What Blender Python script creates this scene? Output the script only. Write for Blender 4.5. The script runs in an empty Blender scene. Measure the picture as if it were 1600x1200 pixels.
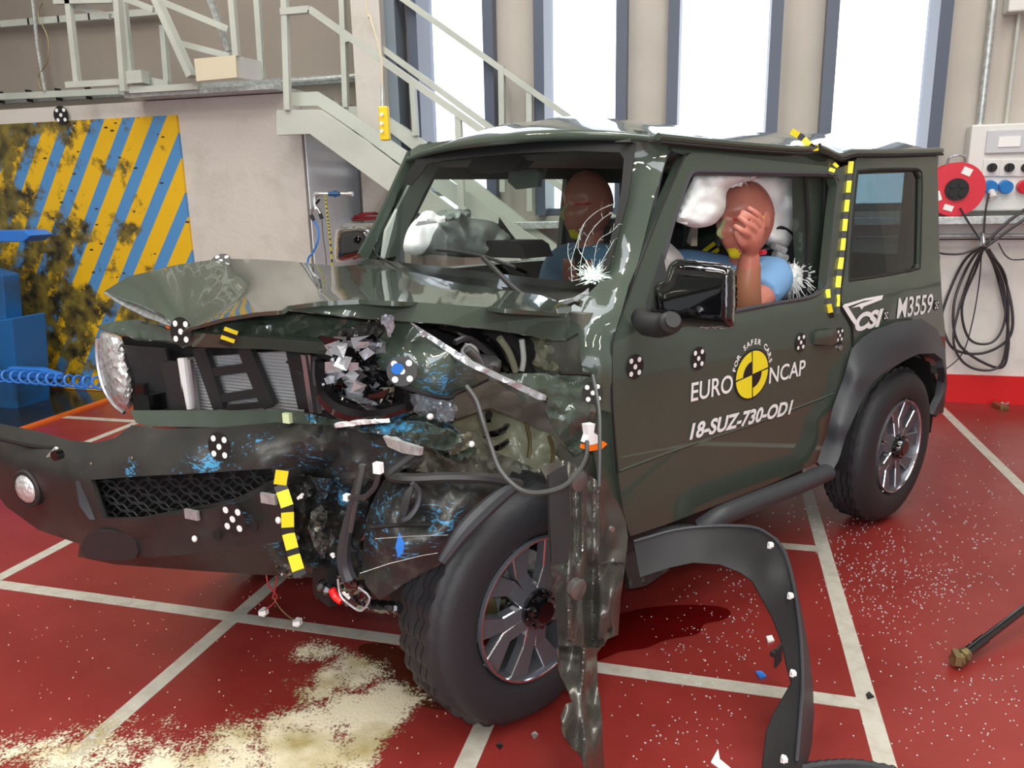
import bpy, bmesh, math, random
import numpy as np
from mathutils import Vector, Matrix, noise
from mathutils.geometry import delaunay_2d_cdt
random.seed(7)
PI = math.pi
scene = bpy.context.scene
COL = scene.collection

# ------------------------------------------------------------------ camera
CAM_H, YAW, PITCH, ROLL, FPX = 1.44019, 0.257784, 0.234318, -0.0207034, 1227.36
CAR_X, CAR_Y, CAR_A = -1.140367, 2.177676, -2.180846
cy_, sy_, cp_, sp_ = math.cos(YAW), math.sin(YAW), math.cos(PITCH), math.sin(PITCH)
FWD = Vector((-sy_*cp_, cy_*cp_, -sp_))
RT0 = Vector((cy_, sy_, 0)); UP0 = RT0.cross(FWD)
RT = math.cos(ROLL)*RT0 + math.sin(ROLL)*UP0
UP = -math.sin(ROLL)*RT0 + math.cos(ROLL)*UP0
CAMP = Vector((0, 0, CAM_H))
cd = bpy.data.cameras.new('camera'); cam = bpy.data.objects.new('camera', cd); COL.objects.link(cam)
cd.sensor_fit = 'HORIZONTAL'; cd.sensor_width = 36; cd.lens = FPX*36/1600; cd.clip_start = .05
m4 = Matrix((RT, UP, -FWD)).transposed().to_4x4(); m4.translation = CAMP
cam.matrix_world = m4
scene.camera = cam
# ------------------------------------------------------------------ view, world, lights
vs = scene.view_settings
vs.view_transform = 'Standard'; vs.look = 'None'; vs.exposure = -1.15; vs.gamma = 1.0; vs.use_curve_mapping = False
w = bpy.data.worlds.new('world'); scene.world = w; w.use_nodes = True
bg = w.node_tree.nodes['Background']; bg.inputs[0].default_value = (0.88, 0.93, 1.0, 1); bg.inputs[1].default_value = 7.0
try:
    scene.cycles.max_bounces = 8; scene.cycles.transparent_max_bounces = 12
    scene.cycles.sample_clamp_indirect = 6
except Exception: pass

def area(name, loc, size, energy, color=(1, 1, 1), rot=(0, 0, 0), portal=False):
    l = bpy.data.lights.new(name, 'AREA'); l.shape = 'RECTANGLE'; l.size, l.size_y = size; l.energy = energy; l.color = color
    o = bpy.data.objects.new(name, l); COL.objects.link(o); o.location = loc; o.rotation_euler = rot
    if portal:
        try: l.cycles.is_portal = True
        except Exception: pass
    return o
# the hall's high-bay lamps: a light under each lamp housing built further down
LAMPS = [(x, y) for x in (-4.2, -1.9, 0.4, 2.7) for y in (-3.2, -1.0, 1.2, 3.4)]
LAMP_Z = 5.3
for (x, y) in LAMPS:
    area('hall_lamp_light', (x, y, LAMP_Z-.06), (.16, 1.0), 62, (1, .90, .74))
# added lamps: unseen roof lights for streaks on the bonnet, unseen doorway for fill
area('added_rooflight_lamp', (-3.0, 0.2, 6.35), (1.2, 8.0), 330, (.90, .96, 1.0))
area('added_rooflight_lamp', (1.6, 0.2, 6.35), (1.2, 8.0), 330, (.90, .96, 1.0))
area('added_doorway_fill', (0.5, -5.9, 2.0), (5.0, 3.6), 190, (.92, .97, 1.0), (math.radians(90), 0, 0))
# the photographer's flash, just above the lens
fl = bpy.data.lights.new('camera_flash', 'AREA'); fl.shape = 'RECTANGLE'; fl.size = .05; fl.size_y = .03; fl.energy = 34; fl.color = (1, .98, .95)
flo = bpy.data.objects.new('camera_flash', fl); COL.objects.link(flo)
fm = m4.copy(); fm.translation = CAMP + UP*.07 - FWD*.02; flo.matrix_world = fm

# ------------------------------------------------------------------ pixel -> place
CF = Vector((math.cos(CAR_A), math.sin(CAR_A), 0)); CL = Vector((-math.sin(CAR_A), math.cos(CAR_A), 0)); CO = Vector((CAR_X, CAR_Y, 0))
def wray(px, py): return FWD + (float(px)-800)/FPX*RT + (600-float(py))/FPX*UP
def c2v(v): return Vector((v.dot(CF), v.dot(CL), v.z))
CC = c2v(CAMP-CO)
def cray(px, py): return c2v(wray(px, py))
AX = {'x': Vector((1, 0, 0)), 'y': Vector((0, 1, 0)), 'z': Vector((0, 0, 1)), 'b': Vector((1, .46, 0))}
YS = [(.2, .715), (.45, .728), (.7, .745), (.92, .748), (1.0, .745), (1.05, .737), (1.09, .715), (1.14, .705), (1.6, .64), (1.8, .61)]
def yside(z):
    if z <= YS[0][0]: return YS[0][1]
    for (a, b), (c, d) in zip(YS, YS[1:]):
        if z <= c: return b+(d-b)*(z-a)/(c-a)
    return YS[-1][1]
def cp(px, py, v, ax='y'):
    """car-frame point seen at the pixel on the surface ax = v"""
    d = cray(px, py)
    if ax == 'side':
        y = .74
        for _ in range(12):
            P = CC + d*((y-CC.y)/d.y); y = .5*y+.5*(yside(P.z)+v)
        return CC + d*((y-CC.y)/d.y)
    if ax == 'floor':
        return CC + d*((v-CC.z)/d.z)
    n = AX[ax]
    return CC + d*((v-n.dot(CC))/n.dot(d))
def wy(px, py, Y):
    d = wray(px, py); return CAMP + d*(Y/d.y)
def wf(px, py, z=0.0):
    d = wray(px, py); return CAMP + d*((z-CAMP.z)/d.z)
def c2w(P): return CO + CF*P.x + CL*P.y + Vector((0, 0, P.z))

# ------------------------------------------------------------------ materials
def node(nt, t, **kw):
    n = nt.nodes.new(t)
    for k, v in kw.items(): setattr(n, k, v)
    return n
def mat(name, col, rough=.5, metal=0, coat=0, spec=.5, noise_=None, bump=None, emit=None, trans=None):
    """noise_=(scale, second colour, amount low, amount high) ; bump=(scale, strength)"""
    m = bpy.data.materials.new(name); m.use_nodes = True; nt = m.node_tree
    b = nt.nodes['Principled BSDF']
    b.inputs['Base Color'].default_value = (*col, 1); b.inputs['Roughness'].default_value = rough; b.inputs['Metallic'].default_value = metal
    b.inputs['Coat Weight'].default_value = coat; b.inputs['Coat Roughness'].default_value = .03; b.inputs['Specular IOR Level'].default_value = spec
    tc = node(nt, 'ShaderNodeTexCoord')
    if noise_:
        sc, c2, lo, hi = noise_
        n = node(nt, 'ShaderNodeTexNoise'); n.inputs['Scale'].default_value = sc; n.inputs['Detail'].default_value = 6; n.inputs['Roughness'].default_value = .6
        r = node(nt, 'ShaderNodeValToRGB'); r.color_ramp.elements[0].position = lo; r.color_ramp.elements[1].position = hi
        r.color_ramp.elements[0].color = (*col, 1); r.color_ramp.elements[1].color = (*c2, 1)
        nt.links.new(tc.outputs['Object'], n.inputs['Vector']); nt.links.new(n.outputs['Fac'], r.inputs['Fac']); nt.links.new(r.outputs['Color'], b.inputs['Base Color'])
    if bump:
        n2 = node(nt, 'ShaderNodeTexNoise'); n2.inputs['Scale'].default_value = bump[0]; n2.inputs['Detail'].default_value = 4
        bp = node(nt, 'ShaderNodeBump'); bp.inputs['Strength'].default_value = bump[1]; bp.inputs['Distance'].default_value = .01
        nt.links.new(tc.outputs['Object'], n2.inputs['Vector']); nt.links.new(n2.outputs['Fac'], bp.inputs['Height']); nt.links.new(bp.outputs['Normal'], b.inputs['Normal'])
    if emit:
        b.inputs['Emission Color'].default_value = (*emit[0], 1); b.inputs['Emission Strength'].default_value = emit[1]
    if trans: b.inputs['Transmission Weight'].default_value = trans
    return m
def glass(name, tint, refl=1.0, rough=.0):
    m = bpy.data.materials.new(name); m.use_nodes = True; nt = m.node_tree; nt.nodes.clear()
    o = node(nt, 'ShaderNodeOutputMaterial'); t = node(nt, 'ShaderNodeBsdfTransparent'); g = node(nt, 'ShaderNodeBsdfGlossy'); mx = node(nt, 'ShaderNodeMixShader')
    f = node(nt, 'ShaderNodeFresnel'); f.inputs['IOR'].default_value = 1.45
    mu = node(nt, 'ShaderNodeMath', operation='MULTIPLY'); mu.inputs[1].default_value = refl; mu.use_clamp = True
    t.inputs[0].default_value = (*tint, 1); g.inputs['Roughness'].default_value = rough
    nt.links.new(f.outputs[0], mu.inputs[0]); nt.links.new(mu.outputs[0], mx.inputs[0]); nt.links.new(t.outputs[0], mx.inputs[1]); nt.links.new(g.outputs[0], mx.inputs[2]); nt.links.new(mx.outputs[0], o.inputs[0])
    return m
M = {}
M['paint'] = mat('green_car_paint', (.052, .070, .054), .40, .0, 1.0, .15)
M['olive'] = mat('olive_inner_primer', (.21, .215, .145), .36, .0, .4, noise_=(9, (.27, .27, .20), .45, .65), bump=(9, .25))
M['olive2'] = mat('dusty_olive_metal', (.10, .10, .08), .55, .1, noise_=(7, (.17, .17, .14), .4, .6), bump=(10, .4))
M['black'] = mat('textured_black_plastic', (.022, .022, .023), .5, bump=(600, .04))
M['grime'] = mat('scuffed_black_plastic', (.020, .020, .019), .36, noise_=(16, (.05, .05, .045), .52, .66), bump=(22, .35))
M['flare'] = mat('grey_arch_plastic', (.035, .038, .045), .5)
M['gloss'] = mat('gloss_black', (.004, .004, .005), .06, 0, 1)
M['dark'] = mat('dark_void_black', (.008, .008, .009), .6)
M['int'] = mat('interior_charcoal', (.014, .014, .016), .6)
M['rubber'] = mat('tyre_rubber', (.019, .020, .024), .55, bump=(60, .1))
M['seal'] = mat('grey_rubber_seal', (.04, .04, .05), .5)
M['rim'] = mat('dark_gunmetal_alloy', (.13, .135, .155), .34, .5)
M['edge'] = mat('polished_alloy_edge', (.72, .72, .76), .15, 1)
M['chrome'] = mat('crushed_bright_metal', (.50, .53, .57), .24, .55, 0, .6, bump=(40, .4))
M['foil'] = mat('crumpled_grey_metal', (.20, .20, .19), .24, .7, bump=(9, .5))
M['rad'] = None
M['alu'] = mat('aluminium', (.55, .56, .58), .3, .9)
M['white'] = mat('white_vinyl', (.82, .82, .82), .45)
M['yellow'] = mat('yellow_vinyl', (.83, .70, .02), .45)
M['tapeblack'] = mat('black_vinyl', (.012, .012, .012), .45)
M['airbag'] = mat('white_airbag_cloth', (.88, .92, .92), .8, bump=(8, .7))
M['skin'] = mat('dummy_vinyl_skin', (.56, .21, .155), .38, noise_=(5, (.48, .16, .115), .4, .6))
M['skin2'] = mat('dummy_tan_skin', (.36, .15, .085), .42)
M['shirt'] = mat('blue_cotton_shirt', (.18, .36, .62), .85, bump=(12, .8))
M['redpaint'] = mat('red_marking_paint', (.55, .02, .025), .5)
M['orange'] = mat('orange_lens', (.9, .18, .01), .2, 0, .5)
M['bluepaint'] = mat('blue_scuffed_paint', (.02, .22, .55), .5, noise_=(30, (.01, .10, .3), .45, .6))
M['bluehose'] = mat('blue_plastic_hose', (.03, .18, .62), .3)
M['machine'] = mat('blue_machine_enamel', (.012, .11, .32), .35, noise_=(3, (.03, .06, .09), .5, .75))
M['lens'] = mat('clear_faceted_lens', (.75, .75, .75), .08, .55, 1, bump=(45, 1.0))
M['cable'] = mat('black_cable', (.03, .028, .035), .4)
M['wire'] = mat('grey_wire', (.06, .065, .065), .45)
M['redwire'] = mat('thin_red_wire', (.35, .02, .03), .4)
M['steelpaint'] = mat('pale_grey_steel_paint', (.50, .53, .48), .5, noise_=(2.5, (.42, .45, .41), .4, .65))
M['cream'] = mat('cream_enamel', (.62, .56, .42), .5)
M['galv'] = mat('galvanised_steel', (.42, .45, .45), .4, .6, noise_=(40, (.6, .64, .64), .4, .6))
M['brass'] = mat('tarnished_brass', (.30, .24, .12), .38, .8)
M['ebox'] = mat('pale_grey_enclosure_plastic', (.68, .68, .66), .45)
M['redplastic'] = mat('red_reel_plastic', (.62, .02, .04), .4)
M['blueplastic'] = mat('blue_socket_plastic', (.02, .20, .55), .4)
M['clearplastic'] = mat('smoked_clear_cover', (.55, .57, .60), .15)
M['granule'] = mat('clear_glass_grain', (.50, .56, .56), .12, 0, .3)
M['powder_grain'] = mat('pale_absorbent_grain', (.72, .64, .42), .9)
M['glass'] = glass('windscreen_glass', (.84, .92, .87), 1.4)
M['glassdark'] = glass('tinted_side_glass', (.42, .50, .52), 1.6)
def stain(m, spots, col=(.06, .28, .50), thr=.60, scale=26, aniso=(1, 1, 3)):
    """streaks of blue paint rubbed off on the barrier, only round the listed places"""
    nt = m.node_tree; b = nt.nodes['Principled BSDF']; L = nt.links.new
    tc = node(nt, 'ShaderNodeTexCoord'); prev = None
    for (x, y, z, r) in spots:
        d = node(nt, 'ShaderNodeVectorMath', operation='DISTANCE'); d.inputs[1].default_value = (x, y, z); L(tc.outputs['Object'], d.inputs[0])
        mr = node(nt, 'ShaderNodeMapRange'); mr.inputs['From Min'].default_value = r; mr.inputs['From Max'].default_value = 0; mr.inputs['To Min'].default_value = 0; mr.inputs['To Max'].default_value = .22; L(d.outputs['Value'], mr.inputs['Value'])
        if prev is None: prev = mr.outputs[0]
        else:
            mx = node(nt, 'ShaderNodeMath', operation='MAXIMUM'); L(prev, mx.inputs[0]); L(mr.outputs[0], mx.inputs[1]); prev = mx.outputs[0]
    mp = node(nt, 'ShaderNodeMapping'); mp.inputs['Scale'].default_value = aniso; L(tc.outputs['Object'], mp.inputs[0])
    n = node(nt, 'ShaderNodeTexNoise'); n.inputs['Scale'].default_value = scale; n.inputs['Detail'].default_value = 8; n.inputs['Roughness'].default_value = .75; n.inputs['Distortion'].default_value = 1.2; L(mp.outputs[0], n.inputs['Vector'])
    a = node(nt, 'ShaderNodeMath', operation='ADD'); L(n.outputs['Fac'], a.inputs[0]); L(prev, a.inputs[1])
    r_ = node(nt, 'ShaderNodeMapRange'); r_.inputs['From Min'].default_value = thr; r_.inputs['From Max'].default_value = thr+.07; L(a.outputs[0], r_.inputs['Value'])
    mx = node(nt, 'ShaderNodeMix', data_type='RGBA'); mx.inputs[7].default_value = (*col, 1); L(r_.outputs[0], mx.inputs[0])
    src = b.inputs['Base Color'].links
    if src: L(src[0].from_socket, mx.inputs[6])
    else: mx.inputs[6].default_value = b.inputs['Base Color'].default_value
    L(mx.outputs[2], b.inputs['Base Color'])
M['crack'] = mat('white_green_glass_crack', (.75, .88, .82), .25)

# ------------------------------------------------------------------ mesh helpers
def tag(o, label=None, cat=None, group=None, kind=None):
    if label: o['label'] = label
    if cat: o['category'] = cat
    if group: o['group'] = group
    if kind: o['kind'] = kind
    return o
def empty(name, loc=(0, 0, 0), rz=0, label=None, cat=None, group=None):
    o = bpy.data.objects.new(name, None); COL.objects.link(o); o.location = loc; o.rotation_euler = (0, 0, rz); o.empty_display_size = .1
    return tag(o, label, cat, group)
def link(name, bm, mats, parent=None, smooth=True, sharp=35, bevel=0):
    me = bpy.data.meshes.new(name)
    bmesh.ops.recalc_face_normals(bm, faces=bm.faces) if False else None
    bm.to_mesh(me); bm.free()
    for m in (mats if isinstance(mats, (list, tuple)) else [mats]): me.materials.append(m)
    if smooth:
        me.polygons.foreach_set('use_smooth', [True]*len(me.polygons))
        me.set_sharp_from_angle(angle=math.radians(sharp))
    o = bpy.data.objects.new(name, me); COL.objects.link(o)
    if parent: o.parent = parent
    if bevel:
        b = o.modifiers.new('bevel', 'BEVEL'); b.width = bevel; b.segments = 2; b.limit_method = 'ANGLE'; b.angle_limit = math.radians(40)
    return o
def box(bm, c, s, rz=0, R=None, mi=0):
    c = Vector(c); R = R or Matrix.Rotation(rz, 3, 'Z'); h = Vector(s)/2; vs_ = []
    for z in (-1, 1):
        for y in (-1, 1):
            for x in (-1, 1): vs_.append(bm.verts.new(c + R @ Vector((x*h.x, y*h.y, z*h.z))))
    for f in ((0, 2, 3, 1), (4, 5, 7, 6), (0, 1, 5, 4), (1, 3, 7, 5), (3, 2, 6, 7), (2, 0, 4, 6)):
        q = bm.faces.new([vs_[i] for i in f]); q.material_index = mi
def beam(bm, a, b, w_, h_, up=Vector((0, 0, 1)), mi=0):
    a = Vector(a); b = Vector(b); d = (b-a); L = d.length; d.normalize()
    s = d.cross(up)
    if s.length < 1e-4: s = d.cross(Vector((0, 1, 0)))
    s.normalize(); u = s.cross(d); R = Matrix((d, s, u)).transposed()
    box(bm, (a+b)/2, (L, w_, h_), R=R, mi=mi)
def tube(bm, pts, r, n=8, mi=0, cap=True):
    pts = [Vector(p) for p in pts]; rings = []; prev = None
    for i, p in enumerate(pts):
        t = (pts[min(i+1, len(pts)-1)]-pts[max(i-1, 0)])
        if t.length < 1e-7: t = Vector((0, 0, 1))
        t.normalize()
        if prev is None:
            a = Vector((0, 0, 1)) if abs(t.z) < .9 else Vector((1, 0, 0)); u = t.cross(a).normalized()
        else:
            u = (prev-t*prev.dot(t)); u = u.normalized() if u.length > 1e-6 else t.orthogonal().normalized()
        prev = u; v = t.cross(u); rr = r[i] if isinstance(r, (list, tuple)) else r
        rings.append([bm.verts.new(p + (u*math.cos(2*PI*k/n)+v*math.sin(2*PI*k/n))*rr) for k in range(n)])
    for A, B in zip(rings, rings[1:]):
        for k in range(n):
            f = bm.faces.new((A[k], A[(k+1) % n], B[(k+1) % n], B[k])); f.material_index = mi
    if cap:
        f = bm.faces.new(rings[0][::-1]); f.material_index = mi; f = bm.faces.new(rings[-1]); f.material_index = mi
def spline(pts, n=6):
    pts = [Vector(p) for p in pts]; out = []
    for i in range(len(pts)-1):
        p0 = pts[max(i-1, 0)]; p1 = pts[i]; p2 = pts[i+1]; p3 = pts[min(i+2, len(pts)-1)]
        for k in range(n):
            t = k/n; out.append(.5*((2*p1)+(p2-p0)*t+(2*p0-5*p1+4*p2-p3)*t*t+(3*p1-p0-3*p2+p3)*t**3))
    return out+[pts[-1]]
def lathe(bm, prof, c, axis='y', n=48, mi=0, sgn=1):
    """prof: list of (radius, height along axis)"""
    rings = []
    for (r, h) in prof:
        ring = []
        for k in range(n):
            a = 2*PI*k/n; p = Vector((r*math.cos(a), h*sgn, r*math.sin(a))) if axis == 'y' else Vector((r*math.cos(a), r*math.sin(a), h))
            ring.append(bm.verts.new(Vector(c)+p))
        rings.append(ring)
    for A, B in zip(rings, rings[1:]):
        for k in range(n):
            f = bm.faces.new((A[k], A[(k+1) % n], B[(k+1) % n], B[k])); f.material_index = mi
    return rings
def fixn(bm):
    bmesh.ops.recalc_face_normals(bm, faces=bm.faces)
def simple(name, bm, m, parent=None, **k):
    fixn(bm); return link(name, bm, m, parent, **k)
def blob(bm, c, r, R=None, nu=20, nv=12, f=None, mi=0):
    c = Vector(c); R = R or Matrix.Identity(3); vv = []
    for j in range(1, nv):
        row = []
        for i in range(nu):
            th = PI*j/nv; ph = 2*PI*i/nu
            d = Vector((math.sin(th)*math.cos(ph), math.sin(th)*math.sin(ph), math.cos(th)))
            p = Vector((d.x*r[0], d.y*r[1], d.z*r[2]))
            if f: p = f(d, p)
            row.append(bm.verts.new(c+R @ p))
        vv.append(row)
    top = Vector((0, 0, r[2])); bot = Vector((0, 0, -r[2]))
    if f: top = f(Vector((0, 0, 1)), top); bot = f(Vector((0, 0, -1)), bot)
    t = bm.verts.new(c+R @ top); b = bm.verts.new(c+R @ bot)
    for A, B in zip(vv, vv[1:]):
        for i in range(nu): q = bm.faces.new((A[i], A[(i+1) % nu], B[(i+1) % nu], B[i])); q.material_index = mi
    for i in range(nu):
        bm.faces.new((t, vv[0][(i+1) % nu], vv[0][i])).material_index = mi; bm.faces.new((b, vv[-1][i], vv[-1][(i+1) % nu])).material_index = mi

# thin-plate spline through depth values
class TPS:
    def __init__(s, pts):
        P = np.array([[p[0]/100, p[1]/100] for p in pts], float); v = np.array([p[2] for p in pts], float)
        key = {}; keep = []
        for i in range(len(P)):
            k = (round(P[i, 0], 3), round(P[i, 1], 3))
            if k not in key: key[k] = 1; keep.append(i)
        P = P[keep]; v = v[keep]; s.P = P; n = len(P); s.c = None
        if n < 3 or np.ptp(v) < 1e-9: s.c = float(v.mean()); return
        d = ((P[:, None]-P[None])**2).sum(2); K = np.where(d > 0, .5*d*np.log(np.maximum(d, 1e-12)), 0)+np.eye(n)*2e-2
        A = np.zeros((n+3, n+3)); A[:n, :n] = K; A[:n, n] = 1; A[:n, n+1:] = P; A[n, :n] = 1; A[n+1:, :n] = P.T
        s.w = np.linalg.lstsq(A, np.concatenate([v, [0, 0, 0]]), rcond=None)[0]
    def __call__(s, x, y):
        if s.c is not None: return s.c
        q = np.array([x/100, y/100]); d = ((s.P-q)**2).sum(1); K = np.where(d > 0, .5*d*np.log(np.maximum(d, 1e-12)), 0)
        n = len(s.P); return float(K@s.w[:n]+s.w[n]+s.w[n+1:]@q)
def inside(x, y, poly):
    c = False; j = len(poly)-1
    for i in range(len(poly)):
        xi, yi = poly[i][:2]; xj, yj = poly[j][:2]
        if (yi > y) != (yj > y) and x < (xj-xi)*(y-yi)/(yj-yi)+xi: c = not c
        j = i
    return c
def rnd(poly, n=4):
    """smooth closed outline (Catmull-Rom)"""
    N = len(poly); D = len(poly[0]); out = []
    for i in range(N):
        p = [np.array(poly[(i+k-1) % N], float) for k in range(4)]
        for k in range(n):
            t = k/n; out.append(tuple(.5*((2*p[1])+(p[2]-p[0])*t+(2*p[0]-5*p[1]+4*p[2]-p[3])*t*t+(3*p[1]-p[0]-3*p[2]+p[3])*t**3)))
    return out
def triangulate(outline, holes, step, jit=.25):
    V = []; E = []
    def addloop(L):
        s = len(V); pts = []
        for i in range(len(L)):
            a = L[i]; b = L[(i+1) % len(L)]; d = math.hypot(b[0]-a[0], b[1]-a[1]); k = max(1, int(d/step))
            for j in range(k): pts.append((a[0]+(b[0]-a[0])*j/k, a[1]+(b[1]-a[1])*j/k))
        V.extend(pts); E.extend([(s+i, s+(i+1) % len(pts)) for i in range(len(pts))])
    addloop(outline)
    for h in holes: addloop(h)
    nb = len(V); x0 = min(p[0] for p in outline); x1 = max(p[0] for p in outline); y0 = min(p[1] for p in outline); y1 = max(p[1] for p in outline)
    B = np.array(V[:nb]); rr = random.Random(3)
    y = y0+step*.5; row = 0
    while y < y1:
        x = x0+(step*.5 if row % 2 else 0)
        while x < x1:
            gx = x+rr.uniform(-jit, jit)*step; gy = y+rr.uniform(-jit, jit)*step
            if inside(gx, gy, outline) and not any(inside(gx, gy, h) for h in holes) and ((B-np.array([gx, gy]))**2).sum(1).min() > (.45*step)**2: V.append((gx, gy))
            x += step
        y += step*.87; row += 1
    r = delaunay_2d_cdt([Vector(v) for v in V], E, [], 0, 1e-5)
    F = []
    for f in r[2]:
        cx = sum(r[0][i].x for i in f)/3; cy = sum(r[0][i].y for i in f)/3
        if inside(cx, cy, outline) and not any(inside(cx, cy, h) for h in holes): F.append(tuple(f))
    return [tuple(v) for v in r[0]], F
def thicken(P, F, view, thick):
    """closed slab mesh from a triangulated surface; outer side faces the viewpoint"""
    bm = bmesh.new(); vv = [bm.verts.new(p) for p in P]
    for f in F:
        a, b, c = (P[i] for i in f); n = (b-a).cross(c-a)
        try: bm.faces.new([vv[i] for i in (f if n.dot(view-a) > 0 else f[::-1])])
        except ValueError: pass
    for v in [v for v in bm.verts if not v.link_faces]: bm.verts.remove(v)
    bm.normal_update()
    if thick:
        outer = list(bm.faces); vl = list(bm.verts); be = [e for e in bm.edges if len(e.link_faces) == 1]
        back = {v: bm.verts.new(v.co - v.normal*thick) for v in vl}
        for f in outer: bm.faces.new([back[v] for v in reversed(f.verts)])
        for e in be:
            f = e.link_faces[0]; a, b = e.verts
            vs2 = list(f.verts); i = vs2.index(a)
            if vs2[(i+1) % len(vs2)] == b: bm.faces.new((b, a, back[a], back[b]))
            else: bm.faces.new((a, b, back[b], back[a]))
    return bm
def edge_dist(x, y, poly):
    m_ = 1e9; n = len(poly)
    for i in range(n):
        ax_, ay = poly[i][:2]; bx, by = poly[(i+1) % n][:2]; dx, dy = bx-ax_, by-ay; L2 = dx*dx+dy*dy
        t = 0 if L2 < 1e-9 else max(0, min(1, ((x-ax_)*dx+(y-ay)*dy)/L2)); m_ = min(m_, math.hypot(x-ax_-t*dx, y-ay-t*dy))
    return m_
def crumple(x, y, sc, amp, seed=0, ridged=True):
    p = Vector((x/sc+seed*7.3, y/sc-seed*3.1, seed))
    if ridged:
        return amp*(abs(noise.noise(p))*2.2+abs(noise.noise(p*2.3))*.9-.9)
    return amp*noise.noise(p)
def sheet(name, m, parent, outline, ax='y', v=None, ctrl=(), holes=(), step=14, thick=.003, cr=None, smooth=True, sharp=35, fn=None, pil=None):
    """surface whose outline is given as seen (px, py[, depth coordinate]) on car-frame surfaces"""
    K = [p for p in outline if len(p) > 2]+[p for h in holes for p in h if len(p) > 2]+list(ctrl)
    if not K: K = [(0, 0, v if v is not None else 0)]
    T = TPS(K)
    V, F = triangulate([p[:2] for p in outline], [[p[:2] for p in h] for h in holes], step)
    P = []
    for (x, y) in V:
        d = T(x, y)
        if cr: d += crumple(x, y, *cr)
        if fn: d += fn(x, y)
        if pil:
            e = min(1.0, edge_dist(x, y, outline)/pil[1]); d += pil[0]*math.sqrt(max(0, 1-(1-e)**2))
        P.append(cp(x, y, d, ax))
    bm = thicken(P, F, CC, thick)
    return link(name, bm, m, parent, smooth, sharp)

def spot(px, py, v, ax, r): P = cp(px, py, v, ax); return (P.x, P.y, P.z, r)
M['bumper'] = mat('scuffed_bumper_plastic', (.020, .020, .020), .40, noise_=(7, (.032, .030, .027), .4, .7), bump=(300, .05))
stain(M['bumper'], [spot(320, 724, .58, 'b', .16), spot(200, 740, .57, 'b', .08), spot(380, 672, .55, 'b', .12), spot(420, 890, .56, 'b', .10), spot(370, 812, .59, 'b', .09), spot(560, 705, .6, 'b', .20), spot(620, 715, .6, 'b', .12), spot(470, 740, .55, 'b', .14), spot(120, 738, .55, 'b', .04)], thr=.68)
stain(M['grime'], [spot(520, 790, .56, 'b', .18), spot(500, 880, .54, 'b', .16), spot(575, 790, .7, 'y', .14), spot(626, 885, .84, 'y', .10), spot(690, 812, .85, 'y', .12), spot(560, 840, .7, 'y', .12), spot(640, 800, .82, 'y', .08)], thr=.67)
M['paint_scuffed'] = mat('scuffed_green_paint', (.052, .070, .054), .38, .0, 1.0, .2)
stain(M['paint_scuffed'], [spot(620, 580, .68, 'y', .07), spot(725, 595, .74, 'y', .08), spot(690, 612, .73, 'y', .12), spot(600, 665, .55, 'b', .22), spot(480, 652, .44, 'b', .08), spot(690, 670, .66, 'y', .12), spot(560, 545, .42, 'b', .08)], thr=.66)

# ================================================================== THE HALL
WY = 5.888
def panel_mat(name, col, scale):
    m = mat(name, col, .6, noise_=(1.3, tuple(c*.85 for c in col), .4, .7)); nt = m.node_tree; b = nt.nodes['Principled BSDF']
    tc = node(nt, 'ShaderNodeTexCoord'); wv = node(nt, 'ShaderNodeTexWave'); wv.inputs['Scale'].default_value = scale; wv.bands_direction = 'X'
    bp = node(nt, 'ShaderNodeBump'); bp.inputs['Strength'].default_value = .35; bp.inputs['Distance'].default_value = .01
    nt.links.new(tc.outputs['Object'], wv.inputs[0]); nt.links.new(wv.outputs[1], bp.inputs['Height']); nt.links.new(bp.outputs[0], b.inputs['Normal'])
    return m
M['panel'] = panel_mat('beige_ribbed_cladding', (.50, .46, .41), 2.6)
M['plaster'] = mat('off_white_plaster', (.70, .68, .65), .7, noise_=(3, (.56, .54, .50), .45, .75))
M['concrete'] = mat('pale_concrete', (.56, .53, .49), .75, noise_=(4, (.44, .41, .36), .5, .82), bump=(30, .2))
M['bluish'] = mat('bluish_sunlit_concrete', (.84, .90, .98), .8, noise_=(4, (.76, .82, .92), .5, .8))  # raised pale: window sunlight on the block side is put into the colour
M['jamb'] = mat('dark_blue_grey_jamb', (.075, .095, .14), .4)
M['ceil'] = mat('grey_ceiling', (.13, .13, .13), .8)
M['darkwall'] = mat('dim_grey_wall', (.36, .36, .35), .8)
M['line'] = mat('worn_white_floor_paint', (.50, .48, .42), .4, noise_=(18, (.36, .31, .26), .45, .8))
M['redband'] = mat('red_skirting_paint', (.62, .01, .012), .4)
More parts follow.
